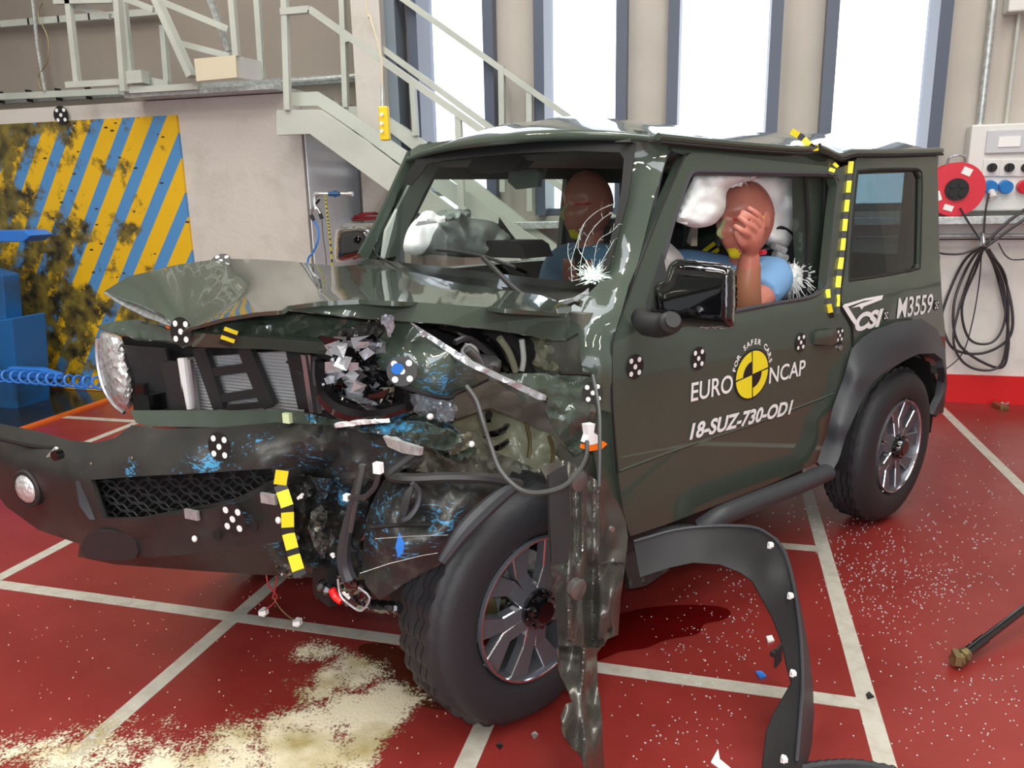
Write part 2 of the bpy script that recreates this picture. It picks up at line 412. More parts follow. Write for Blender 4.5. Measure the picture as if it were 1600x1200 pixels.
def floor_mat():
    m = bpy.data.materials.new('red_epoxy_floor'); m.use_nodes = True; nt = m.node_tree; b = nt.nodes['Principled BSDF']
    tc = node(nt, 'ShaderNodeTexCoord')
    n = node(nt, 'ShaderNodeTexNoise'); n.inputs['Scale'].default_value = 1.6; n.inputs['Detail'].default_value = 8; n.inputs['Roughness'].default_value = .65
    r = node(nt, 'ShaderNodeValToRGB'); r.color_ramp.elements[0].position = .35; r.color_ramp.elements[1].position = .72
    r.color_ramp.elements[0].color = (.195, .018, .015, 1); r.color_ramp.elements[1].color = (.265, .033, .029, 1)
    n2 = node(nt, 'ShaderNodeTexNoise'); n2.inputs['Scale'].default_value = 5; n2.inputs['Detail'].default_value = 6
    r2 = node(nt, 'ShaderNodeMapRange'); r2.inputs['To Min'].default_value = .20; r2.inputs['To Max'].default_value = .42
    n3 = node(nt, 'ShaderNodeTexNoise'); n3.inputs['Scale'].default_value = 140
    bp = node(nt, 'ShaderNodeBump'); bp.inputs['Strength'].default_value = .06; bp.inputs['Distance'].default_value = .004
    L = nt.links.new
    L(tc.outputs['Object'], n.inputs['Vector']); L(tc.outputs['Object'], n2.inputs['Vector']); L(tc.outputs['Object'], n3.inputs['Vector'])
    L(n.outputs['Fac'], r.inputs['Fac']); L(r.outputs['Color'], b.inputs['Base Color']); L(n2.outputs['Fac'], r2.inputs['Value']); L(r2.outputs[0], b.inputs['Roughness'])
    L(n3.outputs['Fac'], bp.inputs['Height']); L(bp.outputs[0], b.inputs['Normal'])
    return m
M['floor'] = floor_mat()
M['plate'] = mat('oily_dark_steel_plate', (.028, .032, .035), .16, .5, noise_=(9, (.10, .10, .09), .60, .72), bump=(20, .15))
def struct(name, bm, m, **k):
    return tag(simple(name, bm, m, **k), kind='structure')
XL, XR, YF, ZC = -7.5, 4.6, -6.2, 6.5
bm = bmesh.new(); box(bm, ((XL+XR)/2, (YF+WY)/2, -.1), (XR-XL+.6, WY-YF+.8, .2)); struct('floor', bm, M['floor'], smooth=False)
WIN = [(-2.25, -1.62), (-1.31, -.67), (-.38, .34), (.62, 1.34)]
bm = bmesh.new()
xs = [XL]+[v for p in WIN for v in p]+[XR]
for i in range(2, len(xs), 2): box(bm, ((xs[i]+xs[i+1])/2, WY+.12, 3.3), (xs[i+1]-xs[i], .24, 4.0))
box(bm, ((XL+XR)/2, WY+.12, .65), (XR-XL, .24, 1.3)); box(bm, ((XL+XR)/2, WY+.12, 5.9), (XR-XL, .24, 1.2))
wb = struct('wall_back', bm, M['panel'], smooth=False)
M['shade_panel'] = panel_mat('shade_toned_wall_panels', (.27, .235, .20), .9)  # darker than the other cladding: the weaker light here is in the colour
bm = bmesh.new(); box(bm, ((XL+xs[1])/2, WY+.119, 3.3), (xs[1]-XL, .238, 4.0)); struct('wall_back_left', bm, M['shade_panel'], smooth=False)
for i, (a, b) in enumerate(WIN):
    bm = bmesh.new()
    for x in (a+.03, b-.03): box(bm, (x, WY+.06, 3.3), (.075, .34, 4.0))
    box(bm, ((a+b)/2, WY+.1, 1.32), (b-a, .2, .05)); box(bm, ((a+b)/2, WY+.1, 5.28), (b-a, .2, .05))
    wn = struct('window_%d' % (i+1), bm, M['jamb'], smooth=False)
    bm = bmesh.new(); box(bm, ((a+b)/2, WY+.16, 3.3), (b-a-.13, .012, 3.9)); simple('pane', bm, M['glassclear'] if 'glassclear' in M else glass('clear_pane', (.97, .98, 1)), wn, smooth=False)
bm = bmesh.new(); box(bm, (XL-.1, (YF+WY)/2, 3.25), (.2, WY-YF, 6.5)); struct('wall_left', bm, M['darkwall'], smooth=False)
bm = bmesh.new(); box(bm, (XR+.1, (YF+WY)/2, 3.25), (.2, WY-YF, 6.5)); struct('wall_right', bm, M['darkwall'], smooth=False)
bm = bmesh.new()
box(bm, (-4.9, YF-.1, 3.25), (5.4, .2, 6.5)); box(bm, (3.9, YF-.1, 3.25), (1.8, .2, 6.5)); box(bm, (.4, YF-.1, 5.4), (5.2, .2, 2.2)); struct('wall_front', bm, M['darkwall'], smooth=False)
bm = bmesh.new()
for (a, b) in ((XL, -3.6), (-2.4, 1.0), (2.2, XR)): box(bm, ((a+b)/2, (YF+WY)/2, ZC+.05), (b-a, WY-YF, .1))
box(bm, (-3, (YF-3.8)/2, ZC+.05), (1.2, -3.8-YF, .1)); box(bm, (-3, (4.2+WY)/2, ZC+.05), (1.2, WY-4.2, .1))
box(bm, (1.6, (YF-3.8)/2, ZC+.05), (1.2, -3.8-YF, .1)); box(bm, (1.6, (4.2+WY)/2, ZC+.05), (1.2, WY-4.2, .1))
struct('ceiling', bm, M['ceil'], smooth=False)
# lower wall: plaster, sill ledge, red skirting
bm = bmesh.new(); box(bm, ((-1.9+XR)/2, WY-.02, .62), (XR+1.9, .05, 1.16)); struct('trim_1', bm, M['plaster'], smooth=False)
bm = bmesh.new(); box(bm, ((-1.9+XR)/2, WY-.13, 1.235), (XR+1.9, .28, .05)); box(bm, ((-1.9+XR)/2, WY-.04, 1.13), (XR+1.9, .07, .02)); struct('trim_2', bm, M['galv'], smooth=False, bevel=.004)
bm = bmesh.new(); box(bm, ((-1.9+XR)/2, WY-.05, .097), (XR+1.9, .03, .194)); struct('baseboard_back', bm, M['redband'], smooth=False)
# dark steel plate in the floor before the barrier, orange edge
bm = bmesh.new(); box(bm, (-5.95, 2.6, .004), (3.0, 4.8, .008)); struct('trim_3', bm, M['plate'], smooth=False)
bm = bmesh.new(); box(bm, (-4.42, 2.6, .008), (.06, 4.8, .016)); struct('trim_4', bm, mat('orange_edge_paint', (.62, .12, .01), .4), smooth=False)
# painted grid
k = 5
for (x0, y0, x1, y1) in [(-2.72, 2.215, .47, 2.165), (-.3, 3.21, .44, 3.21), (-2.76, -.5, -2.70, 5.0), (-1.63, -.5, -1.61, 4.9), (-.585, -.5, -.585, 2.19), (.466, 1.2, .468, 5.0), (1.487, 2.6, 1.487, 5.7), (-4.40, 4.34, -1.6, 4.34), (-3.78, 2.2, -3.775, 4.30)]:
    bm = bmesh.new(); beam(bm, (x0, y0, .0006+.0002*(k % 2)), (x1, y1, .0006+.0002*(k % 2)), .056, .0012); struct('trim_%d' % k, bm, M['line'], smooth=False); k += 1

# ceiling lamps under the added roof lights
for (x, y) in LAMPS:
    L = empty('hall_lamp', (x, y, LAMP_Z), 0, 'twin tube strip lamp hung under the hall roof', 'lamp', 'strip lamps under the hall roof')
    bm = bmesh.new(); box(bm, (0, 0, .05), (.22, 1.1, .06)); simple('housing', bm, M['steelpaint'], L, smooth=False)
    bm = bmesh.new(); box(bm, (0, 0, -.02), (.10, 1.0, .04)); simple('lit_tube', bm, mat('lit_tube_warm', (1, 1, 1), emit=((1, .78, .45), 14)) if 'tube' not in M else M['tube'], L, smooth=False)
    bm = bmesh.new(); tube(bm, [(0, .3, .08), (0, .3, ZC-LAMP_Z)], .01, 6); tube(bm, [(0, -.3, .08), (0, -.3, ZC-LAMP_Z)], .01, 6); simple('hanger', bm, M['galv'], L)

# concrete crash block with the striped steel face
BX = -2.765; BY = 5.06
blk = empty('concrete_crash_block', (-4.9, 5.47, 0), 0, 'big off-white concrete barrier block with a scraped yellow and blue striped face', 'barrier')
def wl(o, P): return Vector(P)-o.location
bm = bmesh.new(); z1 = 2.15; box(bm, (-.22, 0, z1/2), (4.68, .82, z1)); 
bo = simple('block_body', bm, M['concrete'], blk, smooth=False); 
bm = bmesh.new(); box(bm, (BX+.004+4.9, 0, .98), (.008, .80, 1.96)); simple('sunlit_side_tone', bm, M['bluish'], blk, smooth=False)  # thin sheet that carries the sunlit tone of this side
def stripe_mat():
    m = bpy.data.materials.new('scraped_yellow_blue_stripes'); m.use_nodes = True; nt = m.node_tree; b = nt.nodes['Principled BSDF']; L = nt.links.new
    tc = node(nt, 'ShaderNodeTexCoord'); sx = node(nt, 'ShaderNodeSeparateXYZ'); L(tc.outputs['Object'], sx.inputs[0])
    a = node(nt, 'ShaderNodeMath', operation='MULTIPLY'); a.inputs[1].default_value = .64
    s = node(nt, 'ShaderNodeMath', operation='SUBTRACT'); d = node(nt, 'ShaderNodeMath', operation='DIVIDE'); d.inputs[1].default_value = .262; fr = node(nt, 'ShaderNodeMath', operation='FRACT')
    gt = node(nt, 'ShaderNodeMath', operation='GREATER_THAN'); gt.inputs[1].default_value = .58
    L(sx.outputs['Z'], a.inputs[0]); L(sx.outputs['X'], s.inputs[0]); L(a.outputs[0], s.inputs[1]); L(s.outputs[0], d.inputs[0]); L(d.outputs[0], fr.inputs[0]); L(fr.outputs[0], gt.inputs[0])
    mx = node(nt, 'ShaderNodeMix', data_type='RGBA'); mx.inputs[6].default_value = (.72, .43, .008, 1); mx.inputs[7].default_value = (.075, .25, .52, 1); L(gt.outputs[0], mx.inputs[0])
    # flaked and oily patches, denser to the left and low
    n = node(nt, 'ShaderNodeTexNoise'); n.inputs['Scale'].default_value = 2.6; n.inputs['Detail'].default_value = 10; n.inputs['Roughness'].default_value = .72; L(tc.outputs['Object'], n.inputs['Vector'])
    lf = node(nt, 'ShaderNodeMapRange'); lf.inputs['From Min'].default_value = 1.7; lf.inputs['From Max'].default_value = .3; lf.inputs['To Min'].default_value = -.085; lf.inputs['To Max'].default_value = .06; L(sx.outputs['X'], lf.inputs['Value'])
    # a band of scars at bumper height
    bz = node(nt, 'ShaderNodeMath', operation='SUBTRACT'); bz.inputs[1].default_value = -.42; L(sx.outputs['Z'], bz.inputs[0])
    bz2 = node(nt, 'ShaderNodeMath', operation='ABSOLUTE'); L(bz.outputs[0], bz2.inputs[0])
    bz3 = node(nt, 'ShaderNodeMapRange'); bz3.inputs['From Min'].default_value = .30; bz3.inputs['From Max'].default_value = .0; bz3.inputs['To Min'].default_value = 0; bz3.inputs['To Max'].default_value = .14; L(bz2.outputs[0], bz3.inputs['Value'])
    ad = node(nt, 'ShaderNodeMath', operation='ADD'); ad2 = node(nt, 'ShaderNodeMath', operation='ADD'); L(n.outputs['Fac'], ad.inputs[0]); L(lf.outputs[0], ad.inputs[1]); L(ad.outputs[0], ad2.inputs[0]); L(bz3.outputs[0], ad2.inputs[1])
    r = node(nt, 'ShaderNodeValToRGB'); r.color_ramp.elements[0].position = .505; r.color_ramp.elements[1].position = .575; r.color_ramp.elements[0].color = (0, 0, 0, 1); r.color_ramp.elements[1].color = (1, 1, 1, 1); L(ad2.outputs[0], r.inputs[0])
    n2 = node(nt, 'ShaderNodeTexNoise'); n2.inputs['Scale'].default_value = 9; n2.inputs['Detail'].default_value = 6; L(tc.outputs['Object'], n2.inputs['Vector'])
    r2 = node(nt, 'ShaderNodeValToRGB'); r2.color_ramp.elements[0].position = .36; r2.color_ramp.elements[1].position = .66; r2.color_ramp.elements[0].color = (.018, .016, .012, 1); r2.color_ramp.elements[1].color = (.22, .17, .03, 1); L(n2.outputs['Fac'], r2.inputs[0])
    mx2 = node(nt, 'ShaderNodeMix', data_type='RGBA'); L(r.outputs[0], mx2.inputs[0]); L(mx.outputs[2], mx2.inputs[6]); L(r2.outputs[0], mx2.inputs[7]); 
    # short dark bolt scars
    vo = node(nt, 'ShaderNodeTexVoronoi'); vo.inputs['Scale'].default_value = 7; mp = node(nt, 'ShaderNodeMapping'); mp.inputs['Scale'].default_value = (1, 1, 2.4); L(tc.outputs['Object'], mp.inputs[0]); L(mp.outputs[0], vo.inputs['Vector'])
    ls = node(nt, 'ShaderNodeMath', operation='LESS_THAN'); ls.inputs[1].default_value = .13; L(vo.outputs['Distance'], ls.inputs[0])
    mx3 = node(nt, 'ShaderNodeMix', data_type='RGBA'); mx3.inputs[7].default_value = (.05, .035, .015, 1); L(ls.outputs[0], mx3.inputs[0]); L(mx2.outputs[2], mx3.inputs[6]); L(mx3.outputs[2], b.inputs['Base Color'])
    b.inputs['Roughness'].default_value = .45
    return m
bm = bmesh.new(); box(bm, (0, 0, 0), (3.55, .02, 2.04))
pn = simple('striped_face', bm, stripe_mat(), blk, smooth=False); pn.location = (-3.73-3.55/2+4.9, BY-.011-5.47, 2.045-1.02)
def marker(name, P, n, up, r, parent, label=None, cat=None):
    """round dark target sticker with five white dots"""
    n = Vector(n).normalized(); up = Vector(up); s = up.cross(n).normalized(); u = n.cross(s); P = Vector(P); bm = bmesh.new()
    def disc(c, rr, h, mi, k=20):
        v = [bm.verts.new(P+n*h+s*(c[0]+rr*math.cos(2*PI*i/k))+u*(c[1]+rr*math.sin(2*PI*i/k))) for i in range(k)]
        v2 = [bm.verts.new(q.co-n*.0012) for q in v]
        bm.faces.new(v).material_index = mi
        for i in range(k): bm.faces.new((v[i], v2[i], v2[(i+1) % k], v[(i+1) % k])).material_index = mi
    disc((0, 0), r, .0014, 0)
    for c in ((0, 0), (-.48, .52), (.48, .52), (-.48, -.52), (.48, -.52)): disc((c[0]*r, c[1]*r), r*.21, .0024, 1, 12)
    o = link(name, bm, [M['tapeblack'], M['white']], parent, smooth=False)
    return tag(o, label, cat)
marker('target_disc', Vector((-4.69+.0, BY-.035, 2.085)), (0, -1, 0), (0, 0, 1), .065, None, 'round black target disc with five white dots above the striped barrier face', 'marker')

# ---- background steelwork traced plane by plane
def wplate(bm, px, Y, t=.01, mi=0):
    P = [wy(x, y, Y) for x, y in px]; a = [bm.verts.new(p) for p in P]; b = [bm.verts.new(p+Vector((0, t, 0))) for p in P]; n = len(P)
    bm.faces.new(a).material_index = mi; bm.faces.new(b[::-1]).material_index = mi
    for i in range(n): bm.faces.new((a[i], b[i], b[(i+1) % n], a[(i+1) % n])).material_index = mi
def wbeam(bm, p0, p1, Y, wpx, dep=.04, mi=0):
    a = wy(*p0, Y); b = wy(*p1, Y); d = (b-a).length; s = wpx*Y/ (FPX*.97)
    beam(bm, a, b, dep, s, up=Vector((0, 1, 0)) if False else Vector((0, 1, 0)), mi=mi)
def rebase(o, root):
    o.data.transform(Matrix.Translation(-root.location)); o.parent = root
    return o
YN, YFAR = 4.86, 5.66
def ext(p0, p1, Y, z=0.02):
    a = wy(*p0, Y); b = wy(*p1, Y); return b+(b-a)*((z-b.z)/(b.z-a.z))
ST = empty('steel_staircase', (-1.2, 5.2, 0), 0, 'pale grey painted steel staircase descending behind the green car', 'staircase')
def pplate(bm, P, t=.012):
    a = [bm.verts.new(p) for p in P]; b = [bm.verts.new(p+Vector((0, t, 0))) for p in P]; n = len(P); bm.faces.new(a); bm.faces.new(b[::-1])
    for i in range(n): bm.faces.new((a[i], b[i], b[(i+1) % n], a[(i+1) % n]))
for (tp, bt, Y) in [([(432, 172), (498, 171), (568, 219), (625, 263)], [(432, 211), (484, 209), (500, 221), (609, 300)], YN), ([(540, 166), (584, 167), (640, 204), (658, 218)], [(540, 182), (580, 184), (620, 215), (638, 229)], YFAR)]:
    bm = bmesh.new(); P = [wy(*p, Y) for p in tp]+[ext(tp[2], tp[3], Y), ext(bt[2], bt[3], Y)]+[wy(*p, Y) for p in bt[::-1]]; pplate(bm, P, .05)
    rebase(simple('stringer', bm, M['steelpaint'], smooth=False), ST)
bm = bmesh.new(); tp = [(448, 145), (496, 143), (520, 158), (638, 238)]; bt = [(448, 166), (496, 165), (548, 200), (600, 238)]
P = [wy(*p, YN+.1) for p in tp]+[ext(tp[2], tp[3], YN+.1, .25), ext(bt[2], bt[3], YN+.1, .1)]+[wy(*p, YN+.1) for p in bt[::-1]]; pplate(bm, P, .02); rebase(simple('side_plate', bm, M['steelpaint'], smooth=False), ST)
for nm, a0, a1, a2, Y in [('handrail', (440, 19), (485, 15), (740, 195), YN), ('handrail', (540, 62), (572, 57), (740, 180), YFAR), ('handrail', (612, -14), (632, 0), (890, 184), YFAR+.06)]:
    bm = bmesh.new(); A, B = wy(*a0, Y), wy(*a1, Y); E_ = ext(a1, a2, Y, .95); beam(bm, A, B, .04, .045, Vector((0, 1, 0))); beam(bm, B, E_, .04, .045, Vector((0, 1, 0))); 
    rebase(simple(nm, bm, M['steelpaint'], smooth=False), ST)
for (a, b, Y, wd) in [((444, -30), (450, 172), YN, 9), ((534, -30), (541, 168), YFAR, 10), ((645, 132), (650, 212), YFAR, 9), ((784, 104), (786, 300), YFAR+.06, 11), ((827, 140), (828, 330), YFAR+.06, 7), ((716, 182), (722, 330), YN, 9)]:
    bm = bmesh.new(); wbeam(bm, a, b, Y, wd); rebase(simple('post', bm, M['steelpaint'], smooth=False), ST)
A = wy(484, 190, YN); B = ext((500, 221), (609, 300), YN); A = Vector((A.x, 0, A.z)); B = Vector((B.x, 0, B.z+.1))
nst = 10
for i in range(nst):
    c = A+(B-A)*((i+.6)/nst); bm = bmesh.new(); box(bm, (c.x, (YN+YFAR)/2+.03, c.z), (.22, YFAR-YN-.06, .03)); rebase(simple('tread', bm, M['steelpaint'], smooth=False), ST)
bm = bmesh.new(); a = wy(432, 176, YN); b = wy(498, 171, YN); box(bm, ((-2.745+b.x)/2, (YN+YFAR)/2+.03, a.z-.06), (b.x+2.745, YFAR-YN-.02, .05)); rebase(simple('landing', bm, M['steelpaint'], smooth=False), ST)

GW = empty('steel_walkway', (-4.0, 5.2, 2.17), 0, 'grey and cream steel walkway with railings on top of the barrier block', 'walkway')
def gw(nm, items, m):
    bm = bmesh.new()
    for (p0, p1, Y, wd) in items: wbeam(bm, p0, p1, Y, wd)
    return rebase(simple(nm, bm, m, smooth=False), GW)
bm = bmesh.new(); P0 = wy(196, 143, 4.9); P1 = wy(430, 133, 4.9); box(bm, ((P0.x+P1.x)/2, 5.3, P1.z-.01), (P1.x-P0.x, .84, .03)); rebase(simple('deck', bm, M['galv'], smooth=False), GW)
gw('edge_beam', [((104, 133), (192, 128), 4.86, 7)], M['steelpaint']); gw('edge_beam', [((196, 142), (312, 135), 4.88, 10)], M['steelpaint'])
bm = bmesh.new(); wplate(bm, [(196, 111), (220, 109), (222, 129), (197, 131)], 4.84, .08); rebase(simple('end_plate', bm, M['steelpaint'], smooth=False), GW)
bm = bmesh.new(); wplate(bm, [(222, 118), (262, 126), (262, 133), (222, 134)], 4.95, .03); rebase(simple('toe_board', bm, M['steelpaint'], smooth=False), GW)
for it in [((105, -20), (121, 128), 4.9, 9), ((182, -30), (195, 143), 4.84, 12), ((190, -30), (205, 112), 5.2, 8), ((255, 40), (262, 131), 5.2, 9), ((360, -30), (370, 88), 4.8, 9), ((400, -30), (410, 124), 5.25, 8)]: gw('post', [it], M['steelpaint'])
for it in [((86, 2), (178, 0), 4.9, 9), ((110, 6), (172, 26), 4.95, 6), ((196, -2), (240, 15), 5.1, 6), ((254, 3), (358, 46), 5.1, 9), ((283, 68), (360, 88), 5.1, 8)]: gw('rail', [it], M['steelpaint'])
gw('brace', [((236, -20), (300, 120), 4.82, 17)], M['steelpaint']); gw('brace', [((322, -20), (358, 80), 5.2, 8)], M['galv'])
bm = bmesh.new(); wplate(bm, [(303, 92), (368, 86), (370, 121), (307, 127)], 4.78, .02); A = wy(368, 86, 4.78); rebase(simple('kick_board', bm, M['cream'], smooth=False), GW)
bm = bmesh.new(); a0, a1 = wy(368, 86, 4.79), wy(370, 121, 4.79); b0, b1 = wy(413, 97, 5.3), wy(414, 127, 5.3); v = [bm.verts.new(p) for p in (a0, a1, b1, b0)]+[bm.verts.new(p+Vector((-.02, .01, 0))) for p in (a0, a1, b1, b0)]
bm.faces.new(v[:4]); bm.faces.new(v[:3:-1]); [bm.faces.new((v[i], v[(i+1) % 4], v[4+(i+1) % 4], v[4+i])) for i in range(4)]
rebase(simple('side_board', bm, M['white'], smooth=False), GW)
def cable_tray(p0, p1, Y, wd, lab):
    T = empty('cable_tray', wy(*p0, Y), 0, lab, 'cable tray', 'cable trays on the beige wall'); A, B = wy(*p0, Y), wy(*p1, Y); h = wd*Y/FPX
    bm = bmesh.new(); beam(bm, A, B, .05, h, Vector((0, 1, 0))); rebase(simple('tray_channel', bm, M['steelpaint'], smooth=False), T)
    for i in range(int((B-A).length/.3)):
        P = A+(B-A).normalized()*(.12+.3*i); bm = bmesh.new(); box(bm, P, (.008, .062, h+.012)); rebase(simple('clip', bm, M['dark'], smooth=False), T)
cable_tray((-60, 155), (190, 143), 5.80, 18, 'lower steel cable tray on the beige wall above the striped face')
cable_tray((-60, 43), (250, 18), 5.82, 8, 'upper thin steel cable tray on the beige wall')
bm = bmesh.new(); tube(bm, [wy(440, 128, 5.8), wy(600, 115, 5.8)], .018, 10); tube(bm, [wy(552, 119, 5.8), wy(570, 117, 5.8)], .024, 10); tag(simple('wall_pipe', bm, M['galv']), 'grey horizontal pipe run on the wall behind the staircase top', 'pipe')
bm = bmesh.new(); tube(bm, [wy(50, -10, 5.75), wy(58, 70, 5.75), wy(70, 142, 5.75)], .014, 8); tag(simple('wall_conduit', bm, M['galv']), 'thin grey upright conduit crossing the cable trays at far left', 'pipe')
bm = bmesh.new(); tube(bm, spline([wy(66, 5, 5.74), wy(60, 25, 5.74), wy(75, 60, 5.74), wy(74, 95, 5.74), wy(60, 120, 5.74), wy(64, 140, 5.74)]), .005, 6); tag(simple('loose_wire', bm, M['brass']), 'thin brown wire dangling beside the far left conduit', 'wire')
# columns beside window 1
bm = bmesh.new(); box(bm, (-2.50, 5.74, 3.2), (.22, .28, 6.4)); struct('trim_20', bm, M['concrete'], smooth=False)
bm = bmesh.new(); box(bm, (-2.35, 5.78, 3.2), (.08, .2, 6.4)); struct('trim_21', bm, mat('steel_blue_column', (.17, .21, .25), .4), smooth=False)
bm = bmesh.new(); box(bm, ((-7.4-2.62)/2, WY-.03, 2.34), (4.78, .05, .06)); struct('trim_22', bm, M['galv'], smooth=False)
# pendant control
PC = empty('crane_pendant_control', wy(601, 220, 3.9), 0, 'yellow push-button crane pendant hanging before the staircase', 'controller')
bm = bmesh.new(); a = wy(601, 192, 3.9); box(bm, wy(601, 193, 3.9), (.048, .04, .165), rz=.1); o = rebase(simple('pendant_housing', bm, mat('yellow_pendant_plastic', (.85, .60, .01), .4), smooth=False, bevel=.006), PC)
bm = bmesh.new(); 
for dy in (-14, 0, 12):
    p = wy(597, 193+dy, 3.87); tube(bm, [p, p-Vector((0, .008, 0))], .009, 10)
rebase(simple('button', bm, M['white']), PC)
bm = bmesh.new(); tube(bm, [wy(598, 168, 3.9), wy(597, 145, 3.9), wy(597, 128, 3.9)], [.009, .008, .005], 8); rebase(simple('cable_gland', bm, M['galv']), PC)
bm = bmesh.new(); tube(bm, spline([wy(597, 132, 3.9), wy(596, 95, 3.9), wy(588, 60, 3.9), wy(578, 25, 3.9), wy(572, -10, 3.9), wy(560, -400, 3.9)]), .0055, 8); rebase(simple('cord', bm, M['cream']), PC)
# compressed-air outlet on the block side
AO = empty('air_outlet', (-2.70, 5.2, 1.4), 0, 'air valve manifold on the bluish side of the barrier block', 'valve')
YB = 4.97
bm = bmesh.new(); tube(bm, spline([wy(492, 322, YB), wy(492, 306, YB), wy(498, 303, YB)]), .017, 8); tube(bm, [wy(496, 303, YB), wy(548, 303, YB+.02)], .012, 8); tube(bm, [wy(546, 303, YB), wy(551, 303, YB)], .017, 8); rebase(simple('galvanised_pipe', bm, M['galv']), AO)
bm = bmesh.new(); tube(bm, [wy(514, 303, YB-.01), wy(530, 303, YB-.01)], .016, 8); tube(bm, [wy(524, 297, YB-.01), wy(524, 309, YB-.01)], .009, 6); rebase(simple('ball_valve', bm, M['machine']), AO)
bm = bmesh.new(); tube(bm, spline([wy(485, 334, YB), wy(488, 327, YB), wy(495, 325, YB), wy(501, 334, YB)]), .011, 8); tube(bm, [wy(493, 322, YB), wy(493, 327, YB)], .014, 8); rebase(simple('twin_outlet', bm, M['alu']), AO)
for ca, cb, cr0 in ((wy(486, 336, YB), wy(490, 344, YB), .013), (wy(500, 334, YB), wy(503, 342, YB), .013), (wy(494, 318, YB-.02), wy(499, 312, YB-.04), .008)):
    bm = bmesh.new(); tube(bm, [ca, cb], cr0, 8); rebase(simple('coupling' if cr0 > .01 else 'tap_lever', bm, M['dark']), AO)
bm = bmesh.new(); tube(bm, spline([wy(490, 345, YB), wy(496, 355, YB), wy(497, 375, YB-.02), wy(489, 395, YB-.02), wy(480, 415, YB-.02), wy(478, 520, YB-.02)]), .007, 8); rebase(simple('blue_air_hose', bm, M['bluehose']), AO)
bm = bmesh.new(); tube(bm, spline([wy(503, 343, YB), wy(505, 370, YB), wy(509, 400, YB), wy(511, 440, YB)]), .003, 6); rebase(simple('thin_lead', bm, M['wire']), AO)
bm = bmesh.new(); P = [wy(508, 305, YB-.03), wy(512, 340, YB-.03), wy(516, 375, YB-.03), wy(521, 440, YB-.03)]; P = spline(P, 6)
for i, (a, b) in enumerate(zip(P, P[1:])):
    for j, (f0, f1) in enumerate(((0, .62), (.62, 1))):
        beam(bm, a+(b-a)*f0, a+(b-a)*f1, .003, .019, Vector((0, 1, 0)), mi=j)
rebase(link('hazard_tape_strip', bm, [M['yellow'], M['tapeblack']], smooth=False), AO)
# shelf with red straps in the corner
SH = empty('steel_shelf', wy(560, 352, 5.6), 0, 'small cream steel shelf in the corner behind the far door mirror', 'shelf')
bm = bmesh.new(); a = wy(536, 352, 5.5); b = wy(640, 350, 5.5); box(bm, ((a.x+b.x)/2, 5.66, a.z), (b.x-a.x, .34, .03)); rebase(simple('shelf_board', bm, M['steelpaint'], smooth=False), SH)
bm = bmesh.new(); box(bm, ((a.x+b.x)/2+.05, 5.80, a.z+.11), (b.x-a.x-.1, .02, .22)); rebase(simple('back_plate', bm, M['concrete'], smooth=False), SH)
bm = bmesh.new(); box(bm, (b.x-.05, 5.68, a.z/2), (.05, .25, a.z)); rebase(simple('bracket', bm, M['steelpaint'], smooth=False), SH)
bm = bmesh.new(); zz = a.z+.024; x0 = wy(572, 345, 5.55).x; rr = random.Random(2)
tube(bm, spline([(x0+.14*math.cos(t*1.3+rr.random()*.3)*(1-.02*t)-.0, 5.58+.06*math.sin(t*1.3), zz+.002*t+rr.random()*.02) for t in range(26)], 4), .008, 6); tag(simple('red_strap_coil', bm, mat('dark_red_strap', (.28, .02, .03), .6)), 'tangle of dark red straps lying on the corner shelf', 'strap')
# blue machine parts at far left
BM = empty('blue_steel_machine', (-5.3, 4.6, 0), 0, 'blue enamelled steel frame standing at the left edge before the striped barrier', 'machine')
bm = bmesh.new(); wplate(bm, [(-120, 520), (18, 497), (24, 575), (28, 650), (-120, 690)], 4.45, .3); rebase(simple('frame_leg', bm, M['machine'], smooth=False, bevel=.01), BM)
bm = bmesh.new(); wplate(bm, [(-120, 362), (36, 360), (48, 368), (36, 378), (-120, 380)], 4.6, .2); rebase(simple('ram_head', bm, M['bluehose'], smooth=False, bevel=.006), BM)
bm = bmesh.new(); wplate(bm, [(-120, 392), (4, 430), (9, 500), (-10, 560), (-120, 560)], 4.55, .15); rebase(simple('side_cover', bm, M['machine'], smooth=False, bevel=.01), BM)
bm = bmesh.new(); A, B = wy(-60, 583, 4.3), wy(176, 600, 4.3); pts = []; N = 17
for i in range(N*12):
    t = i/(N*12-1); P = A+(B-A)*t; an = 2*PI*t*N; pts.append(P+Vector((0, .035*math.cos(an), .040*math.sin(an)))+Vector((0.02*math.cos(an), 0, 0)))
tube(bm, pts, .009, 6); tag(simple('spiral_air_hose', bm, M['bluehose']), 'stretched blue spiral air hose beside the right headlight', 'hose')
bm = bmesh.new(); wplate(bm, [(10, 574), (60, 576), (88, 584), (92, 594), (10, 590)], 4.38, .06); rebase(simple('clamp_bar', bm, M['bluehose'], smooth=False, bevel=.01), BM)

